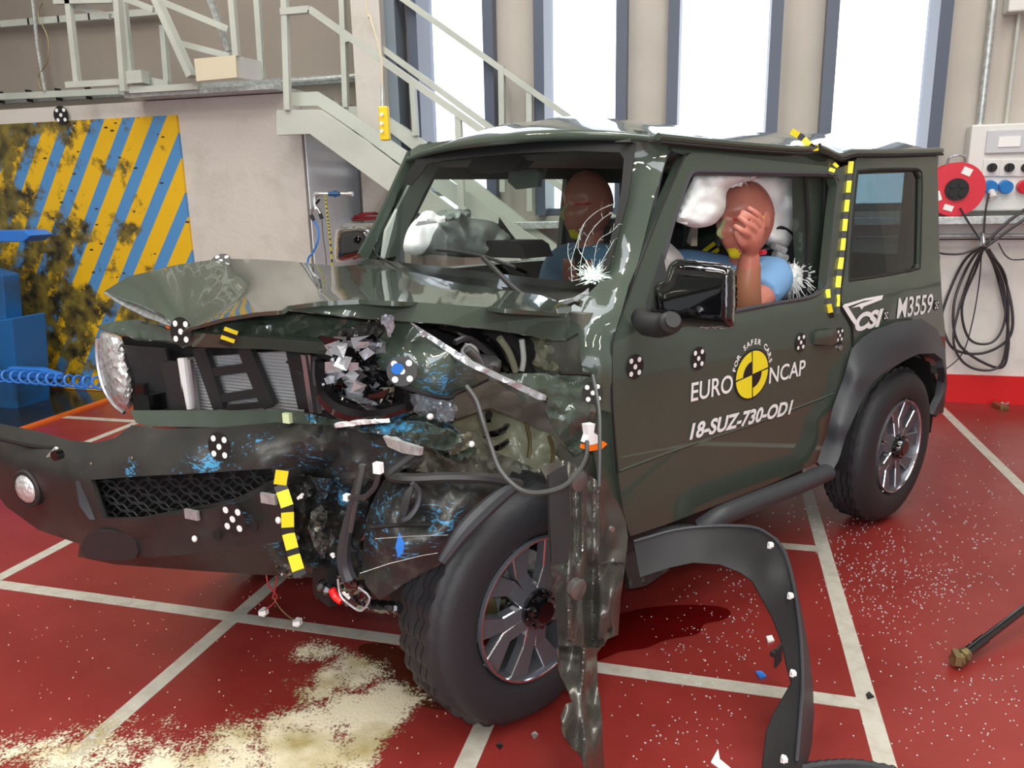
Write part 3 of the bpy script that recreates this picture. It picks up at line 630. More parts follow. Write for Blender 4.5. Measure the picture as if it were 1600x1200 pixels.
# ---- right-hand wall fittings
def wbox(bm, x0, y0, x1, y1, dep, Y=WY, mi=0, z=None):
    a = wy(x0, y0, Y-dep); b = wy(x1, y1, Y-dep); box(bm, ((a.x+b.x)/2, Y-dep/2, (a.z+b.z)/2), (abs(b.x-a.x), dep, abs(b.z-a.z)), mi=mi)
EB = empty('socket_distribution_box', wy(1580, 330, WY), 0, 'pale grey electrical distribution box with blue and red sockets', 'electrical box')
bm = bmesh.new(); xa = wy(1524, 195, 5.7).x; zt = wy(1560, 192, 5.7).z; zb = wy(1560, 330, 5.7).z; W_ = .42; X0 = xa; box(bm, (X0+W_/2, WY-.06, (zt+zb)/2), (W_, .12, zt-zb)); rebase(simple('enclosure', bm, M['ebox'], smooth=False, bevel=.012), EB)
def lp(px, py, d=.13): return wy(px, py, WY-d)
bm = bmesh.new(); a = lp(1543, 204); b = lp(1603, 238); box(bm, ((a.x+b.x)/2+.03, WY-.13, (a.z+b.z)/2), (b.x-a.x+.06, .022, a.z-b.z)); rebase(simple('window_flap', bm, M['clearplastic'], smooth=False, bevel=.004), EB)
bm = bmesh.new(); a = lp(1560, 214); b = lp(1592, 229); box(bm, ((a.x+b.x)/2, WY-.144, (a.z+b.z)/2), (b.x-a.x, .006, a.z-b.z)); rebase(simple('label_plate', bm, M['white'], smooth=False), EB)
for px in (1549, 1576, 1602):
    bm = bmesh.new(); P = lp(px, 262); box(bm, (P.x, WY-.126, P.z), (.098, .014, .105)); rebase(simple('switch_plate', bm, M['ebox'], smooth=False, bevel=.004), EB)
    bm = bmesh.new(); tube(bm, [(P.x, WY-.13, P.z), (P.x, WY-.155, P.z)], .027, 20); box(bm, (P.x, WY-.158, P.z), (.012, .014, .05)); rebase(simple('rotary_switch', bm, M['dark']), EB)
for px, mm in ((1546, 'blueplastic'), (1570, 'blueplastic'), (1599, 'redplastic')):
    P = lp(px, 291); bm = bmesh.new(); tube(bm, [(P.x, WY-.12, P.z), (P.x, WY-.165, P.z-.008)], .040, 20); tube(bm, [(P.x, WY-.165, P.z-.008), (P.x, WY-.175, P.z-.01)], .034, 20); rebase(simple('socket_cover', bm, M[mm]), EB)
P = lp(1546, 302); bm = bmesh.new(); tube(bm, [(P.x, WY-.16, P.z+.01), (P.x+.005, WY-.21, P.z-.03)], .022, 12); rebase(simple('plug', bm, M['ebox']), EB)
for a, b, r, lab, mm in [((1555, -30), (1531, 195), .022, 'thick galvanised conduit rising from the distribution box', 'galv'), ((1593, 20), (1572, 195), .012, 'thin pale conduit between the junction box and the distribution box', 'steelpaint')]:
    bm = bmesh.new(); A, B = wy(*a, WY-.05), wy(*b, WY-.05); tube(bm, [Vector((B.x, WY-.05, B.z)), Vector((B.x, WY-.05, A.z+(1.8 if r > .02 else 0)))], r, 12); tag(simple('conduit', bm, M[mm]), lab, 'conduit')
bm = bmesh.new(); A = wy(1570, 22, WY-.06); box(bm, (A.x+.13, WY-.06, A.z+.12), (.26, .12, .24)); tag(simple('junction_box', bm, M['ebox'], smooth=False, bevel=.01), 'small pale junction box at the top right of the wall', 'electrical box')
# cable reel
RC = lp(1490, 297, .12); RL = empty('cable_reel', (RC.x, RC.y, 1.26), 0, 'red cable reel with a black socket hub standing on the wall ledge', 'cable reel'); RR = .165
def rl(nm, bm, m, **k): return rebase(simple(nm, bm, m, **k), RL)
RC = Vector((lp(1490, 297, .2).x, WY-.205, 1.262+RR))
bm = bmesh.new(); tube(bm, [RC+Vector((0, -.06, 0)), RC+Vector((0, -.05, 0))], RR, 40); tube(bm, [RC+Vector((0, .05, 0)), RC+Vector((0, .06, 0))], RR, 40); tube(bm, [RC+Vector((0, -.05, 0)), RC+Vector((0, .05, 0))], .1, 24); rl('flange', bm, M['redplastic'])
bm = bmesh.new(); tube(bm, [RC+Vector((0, -.06, 0)), RC+Vector((0, -.075, 0))], .068, 24); 
for s, u in ((-1, -1), (1, -1), (-1, 1), (1, 1)): tube(bm, [RC+Vector((s*.027, -.075, u*.027)), RC+Vector((s*.027, -.082, u*.027))], .02, 14)
rl('socket_hub', bm, M['dark'])
for an, sz in ((1.15, (.055, .045)), (3.5, (.06, .05)), (4.4, (.055, .035))):
    R = Matrix.Rotation(-(an-PI/2), 3, 'Y'); bm = bmesh.new(); box(bm, RC+Vector((.118*math.cos(an), -.062, .118*math.sin(an))), (sz[0], .004, sz[1]), R=R); rl('paper_label', bm, M['white'], smooth=False)
bm = bmesh.new(); tube(bm, spline([RC+Vector((-.05, .02, RR-.02)), RC+Vector((-.045, 0, RR+.03)), RC+Vector((0, -.01, RR+.045)), RC+Vector((.045, 0, RR+.03)), RC+Vector((.05, .02, RR-.02))]), .008, 8); rl('carry_handle', bm, M['chrome'])
# coiled cables on the hook
HK = lp(1535, 380, .30); CO_ = empty('hanging_cable_coil', HK, 0, 'thick black cable coiled in long loops on the right wall hook', 'cable')
for i, (pl, r) in enumerate([([(1536, 382), (1505, 410), (1478, 470), (1472, 505), (1490, 545), (1535, 552), (1575, 530), (1582, 490), (1568, 430), (1545, 390)], .009),
                         ([(1536, 382), (1510, 420), (1490, 480), (1500, 540), (1560, 575), (1575, 545), (1572, 490), (1555, 420), (1538, 385)], .009),
                         ([(1538, 384), (1525, 420), (1503, 480), (1515, 530), (1550, 535), (1570, 500), (1566, 440), (1540, 388)], .008),
                         ([(1536, 386), (1512, 440), (1490, 520), (1500, 560), (1530, 578), (1565, 568), (1575, 500), (1570, 430), (1540, 390)], .008)]):
    bm = bmesh.new(); tube(bm, spline([lp(x, y, (.28 if y < 400 else .10)+.012*i) for x, y in pl], 6), r, 8); rebase(simple('cable_loop', bm, M['cable']), CO_)
bm = bmesh.new(); tube(bm, spline([(HK.x, WY-.27, HK.z+.06), (HK.x, WY-.30, HK.z+.05), (HK.x, WY-.33, HK.z), (HK.x, WY-.31, HK.z-.015)]), .009, 8); tube(bm, [(HK.x, WY-.29, HK.z+.05), (HK.x, WY-.29, HK.z-.02)], .014, 8); rebase(simple('hook', bm, M['alu']), CO_)
for nm, pl, r, lab in [('power_cable', [(1545, 302), (1540, 330), (1536, 380)], .006, 'thin black lead running from the first blue socket to the cable hook'),
                   ('power_cable', [(1500, 325), (1515, 350), (1536, 382)], .006, 'black lead running from the cable reel down to the cable hook'),
                   ('power_cable', [(1640, 300), (1590, 335), (1560, 360), (1538, 384)], .009, 'upper thick black cable slanting from the right edge to the cable hook'),
                   ('power_cable', [(1640, 320), (1590, 350), (1565, 368), (1540, 386)], .009, 'lower thick black cable slanting from the right edge to the cable hook'),
                   ('power_cable', [(1462, 394), (1480, 397), (1505, 396), (1530, 386)], .007, 'black cable sagging from behind the car to the cable hook'),
                   ('power_cable', [(1534, 388), (1530, 440), (1520, 500), (1505, 550), (1480, 575), (1466, 578)], .004, 'thin black wire hanging from the hook down behind the rear wheel arch'),
                   ('power_cable', [(1560, 380), (1572, 400), (1590, 406), (1640, 398)], .004, 'thin black wire looping out past the right edge')]:
    bm = bmesh.new(); tube(bm, spline([lp(x, y, .29 if y < 400 else .15) for i, (x, y) in enumerate(pl)], 8), r, 8); tag(simple(nm, bm, M['cable']), lab, 'cable')
bm = bmesh.new(); tube(bm, [(wy(1425, 350, WY-.03).x, WY-.14, 1.11), (XR-.1, WY-.14, 1.11)], .005, 6); tag(simple('wall_cable', bm, M['cable']), 'thin black cable running level under the wall ledge', 'cable')
bm = bmesh.new(); a = wf(1562, 638); box(bm, (a.x, a.y, .015), (.05, .12, .03), rz=.2); tag(simple('brass_block', bm, M['brass'], smooth=False, bevel=.004), 'small tan block on the floor by the red skirting', 'block')
bm = bmesh.new(); tube(bm, spline([wf(1555, 629, .01), wf(1565, 622, .01), wf(1578, 625, .01), wf(1572, 632, .01), wf(1566, 630, .03)]), .009, 8); tag(simple('metal_clamp', bm, M['galv']), 'small loop of metal clamp on the floor beside the tan block', 'clamp')
# rod on the floor at right
RD = empty('strut_rod', wf(1500, 1030), 0, 'black steel rod with a brass end fitting lying at the right edge of the floor', 'rod')
A = wf(1510, 1020, .03); B = wf(1660, 905, .12); bm = bmesh.new(); tube(bm, [A, B], .013, 12); tube(bm, [A, A+(B-A).normalized()*.10], .016, 12); rebase(simple('rod_shaft', bm, M['gloss']), RD)
d = (A-B).normalized(); bm = bmesh.new()
for k, (o_, r) in enumerate([(0, .019), (.016, .024), (.03, .017), (.042, .024), (.056, .014)]): tube(bm, [A+d*o_, A+d*(o_+.013)], r, 8 if k % 2 else 12)
box(bm, A+d*.055+Vector((0, 0, .012)), (.018, .05, .03)); rebase(simple('end_fitting', bm, M['brass']), RD)

# ================================================================== THE CAR
CAR = empty('compact_off_road_car', (CAR_X, CAR_Y, 0), CAR_A, 'dark green boxy off-road car with a crushed front after a crash test', 'car')
G = M['paint']
def wheel(x, y, z, dirn, name='wheel', rot=0.0, steer=0.0):
    """dirn +1: outer face towards +y"""
    W = empty(name); W.parent = CAR; W.location = (x, y, z); W.rotation_euler = (0, 0, steer)
    s = dirn; R = .347
    bm = bmesh.new()
    prof = [(.205, -.012), (.215, .0), (.235, .008), (.265, .010), (.295, .006), (.318, -.004), (.331, -.018), (.340, -.034)]
    w_ = .195; tr = []
    for k in range(5):
        y0 = -.036-k*.0255
        tr += [(R, y0), (R+.001, y0-.0195), (R-.013, y0-.0205), (R-.013, y0-.0252)]
    prof += tr[:-2] + [(.340, -w_+.034), (.331, -w_+.018), (.30, -w_+.004), (.25, -w_), (.205, -w_+.012)]
    n = 96; rings = []
    for (r, h) in prof:
        ring = []
        for k in range(n):
            a = 2*PI*k/n; rr = r
            if .325 < r < .342 and k % 2: rr = r-.006
            if r >= .346 and k % 3 == 0 and (h > -.090 or h < -.110): rr = r-.011
            ring.append(bm.verts.new((rr*math.cos(a), h*s, rr*math.sin(a))))
        rings.append(ring)
    for A, B in zip(rings, rings[1:]):
        for k in range(n): bm.faces.new((A[k], A[(k+1) % n], B[(k+1) % n], B[k]))
    for k in range(n): bm.faces.new((rings[-1][k], rings[-1][(k+1) % n], rings[0][(k+1) % n], rings[0][k]))
    simple('tyre', bm, M['rubber'], W, sharp=50)
    rim = empty('rim'); rim.parent = W; rim.rotation_euler = (0, rot, 0)
    bm = bmesh.new(); lathe(bm, [(.208, -.004), (.206, .006), (.199, .004), (.193, -.012), (.186, -.05), (.178, -.10), (.180, -.16), (.200, -.18)], (0, 0, 0), n=64, sgn=s)
    simple('barrel', bm, M['rim'], rim)
    bm = bmesh.new(); lathe(bm, [(.2035, .0045), (.2045, .0085), (.200, .0075), (.1985, .003)], (0, 0, 0), n=64, sgn=s); simple('rim_edge', bm, M['edge'], rim)
    # brake disc and hub
    bm = bmesh.new(); tube(bm, [(0, -.10*s, 0), (0, -.115*s, 0)], .135, 40); simple('brake_disc', bm, M['galv'], rim)
    bm = bmesh.new(); box(bm, (.11, -.10*s, .02), (.06, .06, .12)); simple('brake_caliper', bm, M['brass'], rim, smooth=False, bevel=.006)
    for i in range(5):
        a0 = 2*PI*i/5
        bm = bmesh.new()
        def spoke(path, wd, top=.0, mi=0):
            """flat bar following (angle, radius) path with bright chamfered flank"""
            pts = [Vector((r*math.cos(a), 0, r*math.sin(a))) for a, r in path]
            L_ = []; R_ = []
            for k, p in enumerate(pts):
                t = (pts[min(k+1, len(pts)-1)]-pts[max(k-1, 0)]).normalized(); nn = Vector((-t.z, 0, t.x)); ww = wd[k]; L_.append(p+nn*ww); R_.append(p-nn*ww)
            hs = [(-.004-.010*(1-abs(2*k/(len(pts)-1)-1))) for k in range(len(pts))]
            hs[0] = -.004; hs[-1] = -.006
            v = []
            for k in range(len(pts)):
                y0 = (hs[k])*s; y1 = y0-.030*s; c = Vector((0, y0, 0)); d = Vector((0, y1, 0)); ins = .0022
                mid = (L_[k]+R_[k])/2; li = L_[k]+(mid-L_[k]).normalized()*ins; ri = R_[k]+(mid-R_[k]).normalized()*ins
                v.append([bm.verts.new(q) for q in (L_[k]+d, L_[k]+c-Vector((0, .0035*s, 0)), li+c, ri+c, R_[k]+c-Vector((0, .0035*s, 0)), R_[k]+d)])
            for A, B in zip(v, v[1:]):
                for j in range(6):
                    f = bm.faces.new((A[j], A[(j+1) % 6], B[(j+1) % 6], B[j])); f.material_index = 1 if j in (1, 3) else 0
            bm.faces.new(v[0]); bm.faces.new(v[-1][::-1])
        spoke([(a0-.34, .046), (a0-.19, .115), (a0-.33, .204)], [.021, .021, .033])
        spoke([(a0+.34, .046), (a0+.19, .115), (a0+.33, .204)], [.021, .021, .033])
        fixn(bm); link('spoke', bm, [M['rim'], M['edge']], rim, smooth=False)
    bm = bmesh.new(); lathe(bm, [(.0, .030), (.030, .030), (.040, .024), (.046, .010), (.056, .006), (.058, -.03), (.09, -.04), (.09, -.06)], (0, 0, 0), n=30, sgn=s)
    for k in range(10):
        a = 2*PI*k/10; box(bm, (.047*math.cos(a), .012*s, .047*math.sin(a)), (.010, .012, .010))
    simple('hub_cap', bm, M['gloss'], rim, sharp=30)
    for k in range(5):
        a = 2*PI*k/5+.5; bm = bmesh.new(); tube(bm, [(.072*math.cos(a), -.03*s, .072*math.sin(a)), (.072*math.cos(a), -.008*s, .072*math.sin(a))], .009, 6); simple('wheel_nut', bm, M['chrome'], rim, smooth=False)
    return W
FWX, FWY = -.165, .745
wheel(FWX, FWY, .349, 1, rot=.28, steer=.0)
wheel(-2.25, .785, .349, 1, rot=.9)
wheel(-.05, -.76, .349, -1); wheel(-2.25, -.775, .349, -1)

# ---- outer left side
door_out = [(1081, 238), (1130, 242), (1180, 248), (1245, 255), (1312, 262), (1327, 257), (1334, 254), (1327, 300), (1320, 400), (1312, 470), (1324, 498), (1331, 515), (1331, 560), (1330, 600), (1316, 660), (1300, 705), (1280, 722), (1200, 758), (1100, 797), (1040, 820), (985, 838), (974, 800), (966, 740), (958, 640), (957, 535), (972, 490), (985, 455), (1005, 400), (1030, 335), (1058, 272), (1070, 246)]
door_win = [(1086, 269), (1076, 275), (1063, 310), (1050, 350), (1036, 400), (1012, 470), (1003, 505), (1060, 508), (1149, 487), (1230, 472), (1262, 466), (1280, 458), (1291, 446), (1296, 400), (1302, 340), (1308, 290), (1305, 278), (1296, 273), (1200, 271)]
door = empty('left_front_door'); door.parent = CAR
door.name = 'front_door'
sheet('door_skin', G, door, door_out, 'side', v=.0, holes=[door_win], step=16, thick=.035)
def seal(nm, pl, v, r, m, parent, ax='side', close=True):
    P = [cp(x, y, v, ax) for x, y in pl]; P = P+[P[0]] if close else P
    bm = bmesh.new(); tube(bm, spline(P, 3), r, 6, cap=not close); return simple(nm, bm, m, parent)
seal('window_seal', door_win, -.006, .010, M['seal'], door)
sheet('mirror_base_panel', M['flare'], door, [(1036, 396), (1042, 430), (1040, 515), (1002, 510), (1012, 470)], 'side', v=.004, thick=.012, step=20)
# ridge highlights: character line along the lower door
seal('character_crease', [(966, 735), (1060, 700), (1180, 660), (1300, 615)], -.006, .009, G, door, close=False)
# shut lines
seal('shut_line', [(1070, 243), (1056, 272), (1029, 335), (1004, 400), (984, 455), (971, 490), (956, 536), (957, 640), (965, 740)], .003, .004, M['dark'], door, close=False)
seal('shut_line', [(1335, 254), (1328, 300), (1321, 400), (1313, 470), (1325, 498), (1332, 515), (1332, 560)], .003, .004, M['dark'], door, close=False)
# door handle
hd = sheet('handle_recess', M['dark'], door, [(1272, 540), (1276, 520), (1284, 515), (1308, 514), (1316, 520), (1315, 540)], 'side', v=.0015, thick=.003, step=12)
sheet('door_handle', G, door, [(1272, 538), (1274, 522), (1282, 516), (1306, 514), (1309, 520), (1308, 536), (1300, 540)], 'side', ctrl=[(1272, 538, .008), (1290, 526, .030), (1308, 520, .02), (1306, 536, .015), (1282, 516, .014)], thick=.012, step=8)
bm = bmesh.new(); P = cp(1312, 543, .002, 'side'); tube(bm, [P, P+Vector((0, .006, 0))], .011, 16); simple('door_lock', bm, M['alu'], door)
# cowl side and A-pillar
pil = [(960, 222), (1000, 213), (1046, 216), (1040, 250), (1024, 302), (996, 414), (982, 446), (970, 490), (956, 535), (956, 645), (938, 640), (930, 588), (912, 588), (907, 560), (903, 520), (884, 530), (893, 478), (905, 470), (916, 462), (932, 446), (944, 430), (955, 398), (970, 352), (980, 306), (990, 235), (990, 222)]
sheet('a_pillar_and_cowl', G, CAR, [(x, y) for x, y in pil], 'y', ctrl=[(1000, 213, .60), (1046, 216, .635), (990, 240, .575), (960, 380, .60), (1024, 302, .66), (996, 414, .685), (944, 430, .60), (905, 470, .60), (956, 535, .735), (956, 640, .745), (903, 520, .66), (912, 588, .70), (925, 510, .69), (960, 450, .69), (940, 560, .735)], step=11, thick=.012)
# inner door frame / body aperture behind the gap
sheet('body_aperture', G, CAR, [(1048, 214), (1090, 212), (1300, 246), (1308, 262), (1296, 268), (1080, 240), (1070, 243), (1050, 236)], 'y', v=.615, thick=.02, step=20)
seal('pillar_weatherstrip', [(1046, 240), (1058, 236), (1074, 236)], .60, .010, M['seal'], CAR, 'y', close=False)
seal('pillar_weatherstrip', [(1044, 236), (1034, 262), (1018, 330), (1000, 400), (985, 440)], .625, .009, M['seal'], CAR, 'y', close=False)
# rear quarter
rq = [(1336, 252), (1340, 246), (1400, 242), (1464, 238), (1466, 300), (1468, 400), (1472, 470), (1477, 520), (1478, 585), (1474, 640), (1462, 650), (1466, 600), (1452, 565), (1425, 556), (1395, 575), (1360, 610), (1335, 660), (1318, 705), (1296, 738), (1282, 724), (1302, 704), (1318, 660), (1332, 600), (1333, 515), (1326, 498), (1314, 470), (1322, 400), (1329, 300)]
rwin = [(1340, 268), (1338, 275), (1331, 350), (1326, 432), (1330, 438), (1380, 431), (1430, 421), (1436, 412), (1438, 340), (1439, 278), (1434, 266), (1420, 265), (1380, 265)]
sheet('rear_quarter_panel', G, CAR, rq, 'side', v=.0, holes=[rwin], step=16, thick=.03)
seal('quarter_window_seal', rwin, -.004, .008, M['dark'], CAR)
sheet('quarter_glass', M['glassdark'], CAR, rwin, 'side', v=-.012, thick=0, step=30)
# rear wheel arch
fl_out = [(1331, 544, .75), (1347, 528, .76), (1365, 516, .765), (1400, 503, .77), (1440, 498, .77), (1464, 514, .765), (1477, 545, .76), (1480, 600, .76), (1474, 645, .76), (1458, 648, .80), (1472, 620, .82), (1477, 587, .82), (1473, 562, .82), (1460, 552, .82), (1435, 553, .82), (1410, 565, .82), (1382, 580, .82), (1360, 602, .82), (1345, 630, .82), (1322, 680, .82), (1310, 720, .82), (1295, 745, .815), (1277, 722, .755), (1290, 682, .75), (1301, 637, .75), (1318, 590, .75)]
sheet('rear_wheel_arch', M['flare'], CAR, fl_out, 'y', ctrl=[(1340, 590, .81), (1400, 530, .81), (1445, 520, .81), (1310, 670, .81)], step=9, thick=.03)
bm = bmesh.new(); 
for a in np.linspace(.1, PI-.1, 16):
    pass
arc = [(-2.25+.40*math.cos(a), .38+.40*math.sin(a)) for a in np.linspace(-.15, PI+.15, 20)]
va = [[bm.verts.new((x, yy, z)) for yy in (.76, .45)] for x, z in arc]
for A, B in zip(va, va[1:]): bm.faces.new((A[0], B[0], B[1], A[1]))
simple('rear_wheelhouse', bm, M['dark'], CAR)
sheet('mud_flap', M['black'], CAR, [(1440, 575), (1458, 580), (1464, 600), (1474, 640), (1462, 652), (1450, 640)], 'y', v=.70, thick=.01)
bm = bmesh.new(); box(bm, cp(1470, 579, .79)+Vector((-.02, -.02, 0)), (.05, .05, .035)); simple('rear_reflector', bm, M['alu'], CAR, bevel=.006)
# roof : grid in the car frame
def roof_z(x, y):
    t = (-.72-x)/1.96; ze = 1.605-.02*math.sin(PI*min(max(t, 0), 1))
    e = min(1, abs(y)/.64); u = 1-e**2.6
    zf = min(1, max(0, (-x-.70)/.16)); zr = min(1, max(0, (x+2.70)/.12))
    z = ze+.105*u*(zf**.6)*(zr**.6)
    # buckle over the B-pillar
    b = math.exp(-((x+1.80+.25*(.64-y))/.07)**2)*max(0, (y-.0)/.64); z -= .016*b
    z += .010*math.exp(-((x+1.64+.2*(.64-y))/.06)**2)*max(0, y/.64)
    z -= .010*max(0, math.cos(y*16))*u*zf*zr*0.6
    return z
bm = bmesh.new(); xs_ = np.linspace(-.715, -2.72, 70); ys_ = [-.64+1.28*(.5-.5*math.cos(PI*i/40)) for i in range(41)]
gv = [[bm.verts.new((x+.06*(1-(abs(y)/.64)**2)*(1 if i == 0 else max(0, 1-i/6)) , y, roof_z(x, y))) for y in ys_] for i, x in enumerate(xs_)]
for A, B in zip(gv, gv[1:]):
    for j in range(40): bm.faces.new((A[j], B[j], B[j+1], A[j+1]))
fixn(bm); bm.normal_update()
if bm.faces[0].normal.z < 0: bmesh.ops.reverse_faces(bm, faces=bm.faces)
ro = link('roof', bm, G, CAR, sharp=60); sm = ro.modifiers.new('s', 'SOLIDIFY'); sm.thickness = .02; sm.offset = -1
bm = bmesh.new(); tube(bm, [(x, .648, roof_z(x, .64)-.004) for x in xs_[1:]], .012, 8); simple('roof_gutter', bm, G, CAR)
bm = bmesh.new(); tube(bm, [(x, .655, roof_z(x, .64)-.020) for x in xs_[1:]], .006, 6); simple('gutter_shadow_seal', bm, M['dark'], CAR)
bm = bmesh.new(); tube(bm, [(x, -.648, roof_z(x, .64)-.004) for x in xs_[1:]], .012, 8); simple('roof_gutter', bm, G, CAR)
# header above the windscreen
sheet('windscreen_header', G, CAR, [(640, 236, -.64), (655, 226, -.62), (740, 214, -.35), (850, 204, .0), (950, 200, .35), (1002, 204, .60), (1004, 216, .60), (993, 222, .57), (900, 216, .2), (800, 220, -.12), (700, 232, -.45), (652, 246, -.60), (642, 246, -.62)], 'y', step=12, thick=.02)
# windscreen
def wsx(P): return -.735+(1.62-P.z)*.40
AXW = Vector((1, 0, .40))
AX['w'] = AXW; WV = -.735+1.62*.40
ws = [(655, 240), (700, 231), (800, 220), (900, 216), (993, 220), (990, 250), (982, 306), (970, 352), (957, 397), (944, 440), (920, 452), (850, 447), (700, 430), (600, 412), (572, 402), (600, 345), (628, 285)]
def wv(x, y):
    # gentle bow across the pane
    return WV + .03*(1-((x-790)/210)**2)
sheet('windscreen', M['glass'], CAR, [(x, y, wv(x, y)) for x, y in ws], 'w', step=40, thick=0)
border = [(655, 240), (700, 231), (800, 220), (900, 216), (993, 220), (990, 250), (982, 306), (970, 352), (957, 397), (948, 430), (938, 425), (948, 395), (960, 350), (970, 300), (975, 248), (968, 238), (900, 236), (800, 240), (700, 250), (668, 256), (655, 275), (642, 290), (632, 288)]
sheet('windscreen_frit', M['dark'], CAR, [(x, y, wv(x, y)+.003) for x, y in border], 'w', step=20, thick=.002)
# right pillar of the windscreen seen from the front
sheet('right_a_pillar', G, CAR, [(640, 236), (654, 238), (632, 288), (600, 350), (576, 402), (566, 404), (562, 396), (590, 345), (620, 280)], 'y', v=-.635, thick=.02, step=20)
sheet('right_pillar_trim', mat('grey_pillar_trim', (.40, .45, .41), .6), CAR, [(668, 256), (690, 252), (664, 300), (640, 350), (622, 400), (598, 404), (604, 360), (640, 290)], 'y', v=-.60, thick=.02, step=20)
# cracks radiating from the lower corner
cr_ = empty('windscreen_cracks'); cr_.parent = CAR
rr = random.Random(5)
def wp(x, y): return cp(x, y, wv(x, y)+.004, 'w')
bm = bmesh.new()
for i in range(90):
    a = rr.uniform(-PI*1.15, .35); r1 = rr.uniform(6, 30); c = (928+rr.uniform(-6, 6), 432+rr.uniform(-5, 5)); px, py = c
    pts = [wp(*c), wp(px+r1*.5*math.cos(a), py+r1*.5*math.sin(a)), wp(px+r1*math.cos(a+rr.uniform(-.2, .2)), py+r1*math.sin(a))]
    tube(bm, pts, [rr.uniform(.0008, .0016), .0010, .0004], 4)
tag(simple('crack_star', bm, M['crack'], cr_), None, None, None, 'stuff')
for k, (pl, r) in enumerate([([(895, 440), (893, 410), (900, 380), (912, 352), (935, 330), (962, 318)], .0006), ([(905, 430), (908, 400), (918, 370), (936, 345), (955, 332)], .0007), ([(928, 428), (930, 400), (938, 375), (955, 362), (966, 350)], .0005), ([(928, 425), (912, 405), (905, 385), (912, 350)], .0005), ([(932, 422), (950, 395), (958, 375)], .0006), ([(918, 425), (898, 418), (890, 400), (888, 380)], .0005)]):
    bm = bmesh.new(); P = spline([wp(x+rr.uniform(-2, 2), y) for x, y in pl], 5); tube(bm, P, r, 4)
    for q in P[::2]:
        d = Vector((0, rr.uniform(-.02, .02), rr.uniform(-.015, .02))); tube(bm, [q, q+d], .0004, 3)
    simple('crack_line', bm, M['crack'], cr_)
bm = bmesh.new()
for i in range(26):
    x = 918+rr.uniform(-10, 22); y = 428+rr.uniform(-14, 16); blob(bm, wp(x, y), (.004, .005, .004), nu=6, nv=4)
tag(simple('powdered_glass', bm, M['crack'], cr_, smooth=False), None, None, None, 'stuff')

# right side of the body, cowl, rear end, floor
def sideplane(nm, poly, holes, y, m, thick, parent=CAR):
    V, F = triangulate([(x*100, z*100) for x, z in poly], [[(x*100, z*100) for x, z in h] for h in holes], 14)
    P = [Vector((x/100, -yside(z/100)*1.0 if y is None else y, z/100)) for x, z in V]
    bm = thicken(P, F, Vector((0, -9, 1)), thick); return link(nm, bm, m, parent)
sideplane('right_body_side', [(-.40, .42), (-.40, 1.12), (-.52, 1.20), (-.76, 1.60), (-2.68, 1.60), (-2.68, .50), (-2.6, .50), (-2.5, .72), (-2.25, .79), (-2.0, .72), (-1.88, .45)], [[(-.62, 1.14), (-.84, 1.52), (-1.62, 1.52), (-1.62, 1.14)], [(-1.74, 1.16), (-1.74, 1.50), (-2.42, 1.50), (-2.42, 1.16)]], None, G, .03)
bm = bmesh.new()
for z, hz in ((.78, .72), (1.56, .10)): box(bm, (-2.69, 0, z), (.03, 1.40 if z < 1 else 1.26, hz))
for y in (-.57, .57): box(bm, (-2.69, y, 1.32), (.03, .12, .42))
simple('tailgate', bm, G, CAR, smooth=False, bevel=.008)
bm = bmesh.new(); box(bm, (-2.692, 0, 1.32), (.006, 1.02, .40)); simple('tailgate_glass', bm, M['glassdark'], CAR, smooth=False)
bm = bmesh.new(); box(bm, (-1.6, 0, .46), (2.2, 1.36, .05)); simple('cabin_floor', bm, M['int'], CAR, smooth=False)
bm = bmesh.new(); box(bm, (-1.4, .62, .42), (2.0, .10, .10)); box(bm, (-.95, .68, .40), (1.3, .05, .08)); simple('sill_rail', bm, M['dark'], CAR, smooth=False, bevel=.01)
bm = bmesh.new(); box(bm, (-1.2, .45, .36), (2.6, .09, .12)); simple('chassis_rail', bm, M['dark'], CAR, smooth=False, bevel=.01)
bm = bmesh.new(); tube(bm, [(-2.25, -.6, .35), (-2.25, .6, .35)], .045, 12); blob(bm, (-2.25, .1, .35), (.12, .12, .12)); simple('rear_axle', bm, M['dark'], CAR)
bm = bmesh.new(); box(bm, (-2.45, 0, .42), (.5, .9, .2)); simple('fuel_tank', bm, M['dark'], CAR, smooth=False, bevel=.03)
bm = bmesh.new(); P = [cp(1096, 826, .76), cp(1120, 810, .79), cp(1150, 796, .80), cp(1250, 756, .80), cp(1292, 738, .79)]; tube(bm, spline(P, 5), .034, 14); simple('side_step', bm, M['flare'], CAR)
bm = bmesh.new(); tube(bm, spline([cp(1096, 826, .76), cp(1085, 832, .74), (-.60, .66, .42)], 4), .028, 12); simple('step_bracket', bm, M['dark'], CAR)
# lower black fragments behind the wheel
sheet('sill_end_fragment', M['black'], CAR, [(985, 850), (1040, 838), (1100, 825), (1108, 836), (1090, 850), (1050, 858), (1046, 890), (1010, 915), (985, 920), (975, 880)], 'y', v=.70, ctrl=[], thick=.02, cr=(20, .012, 3), step=10)

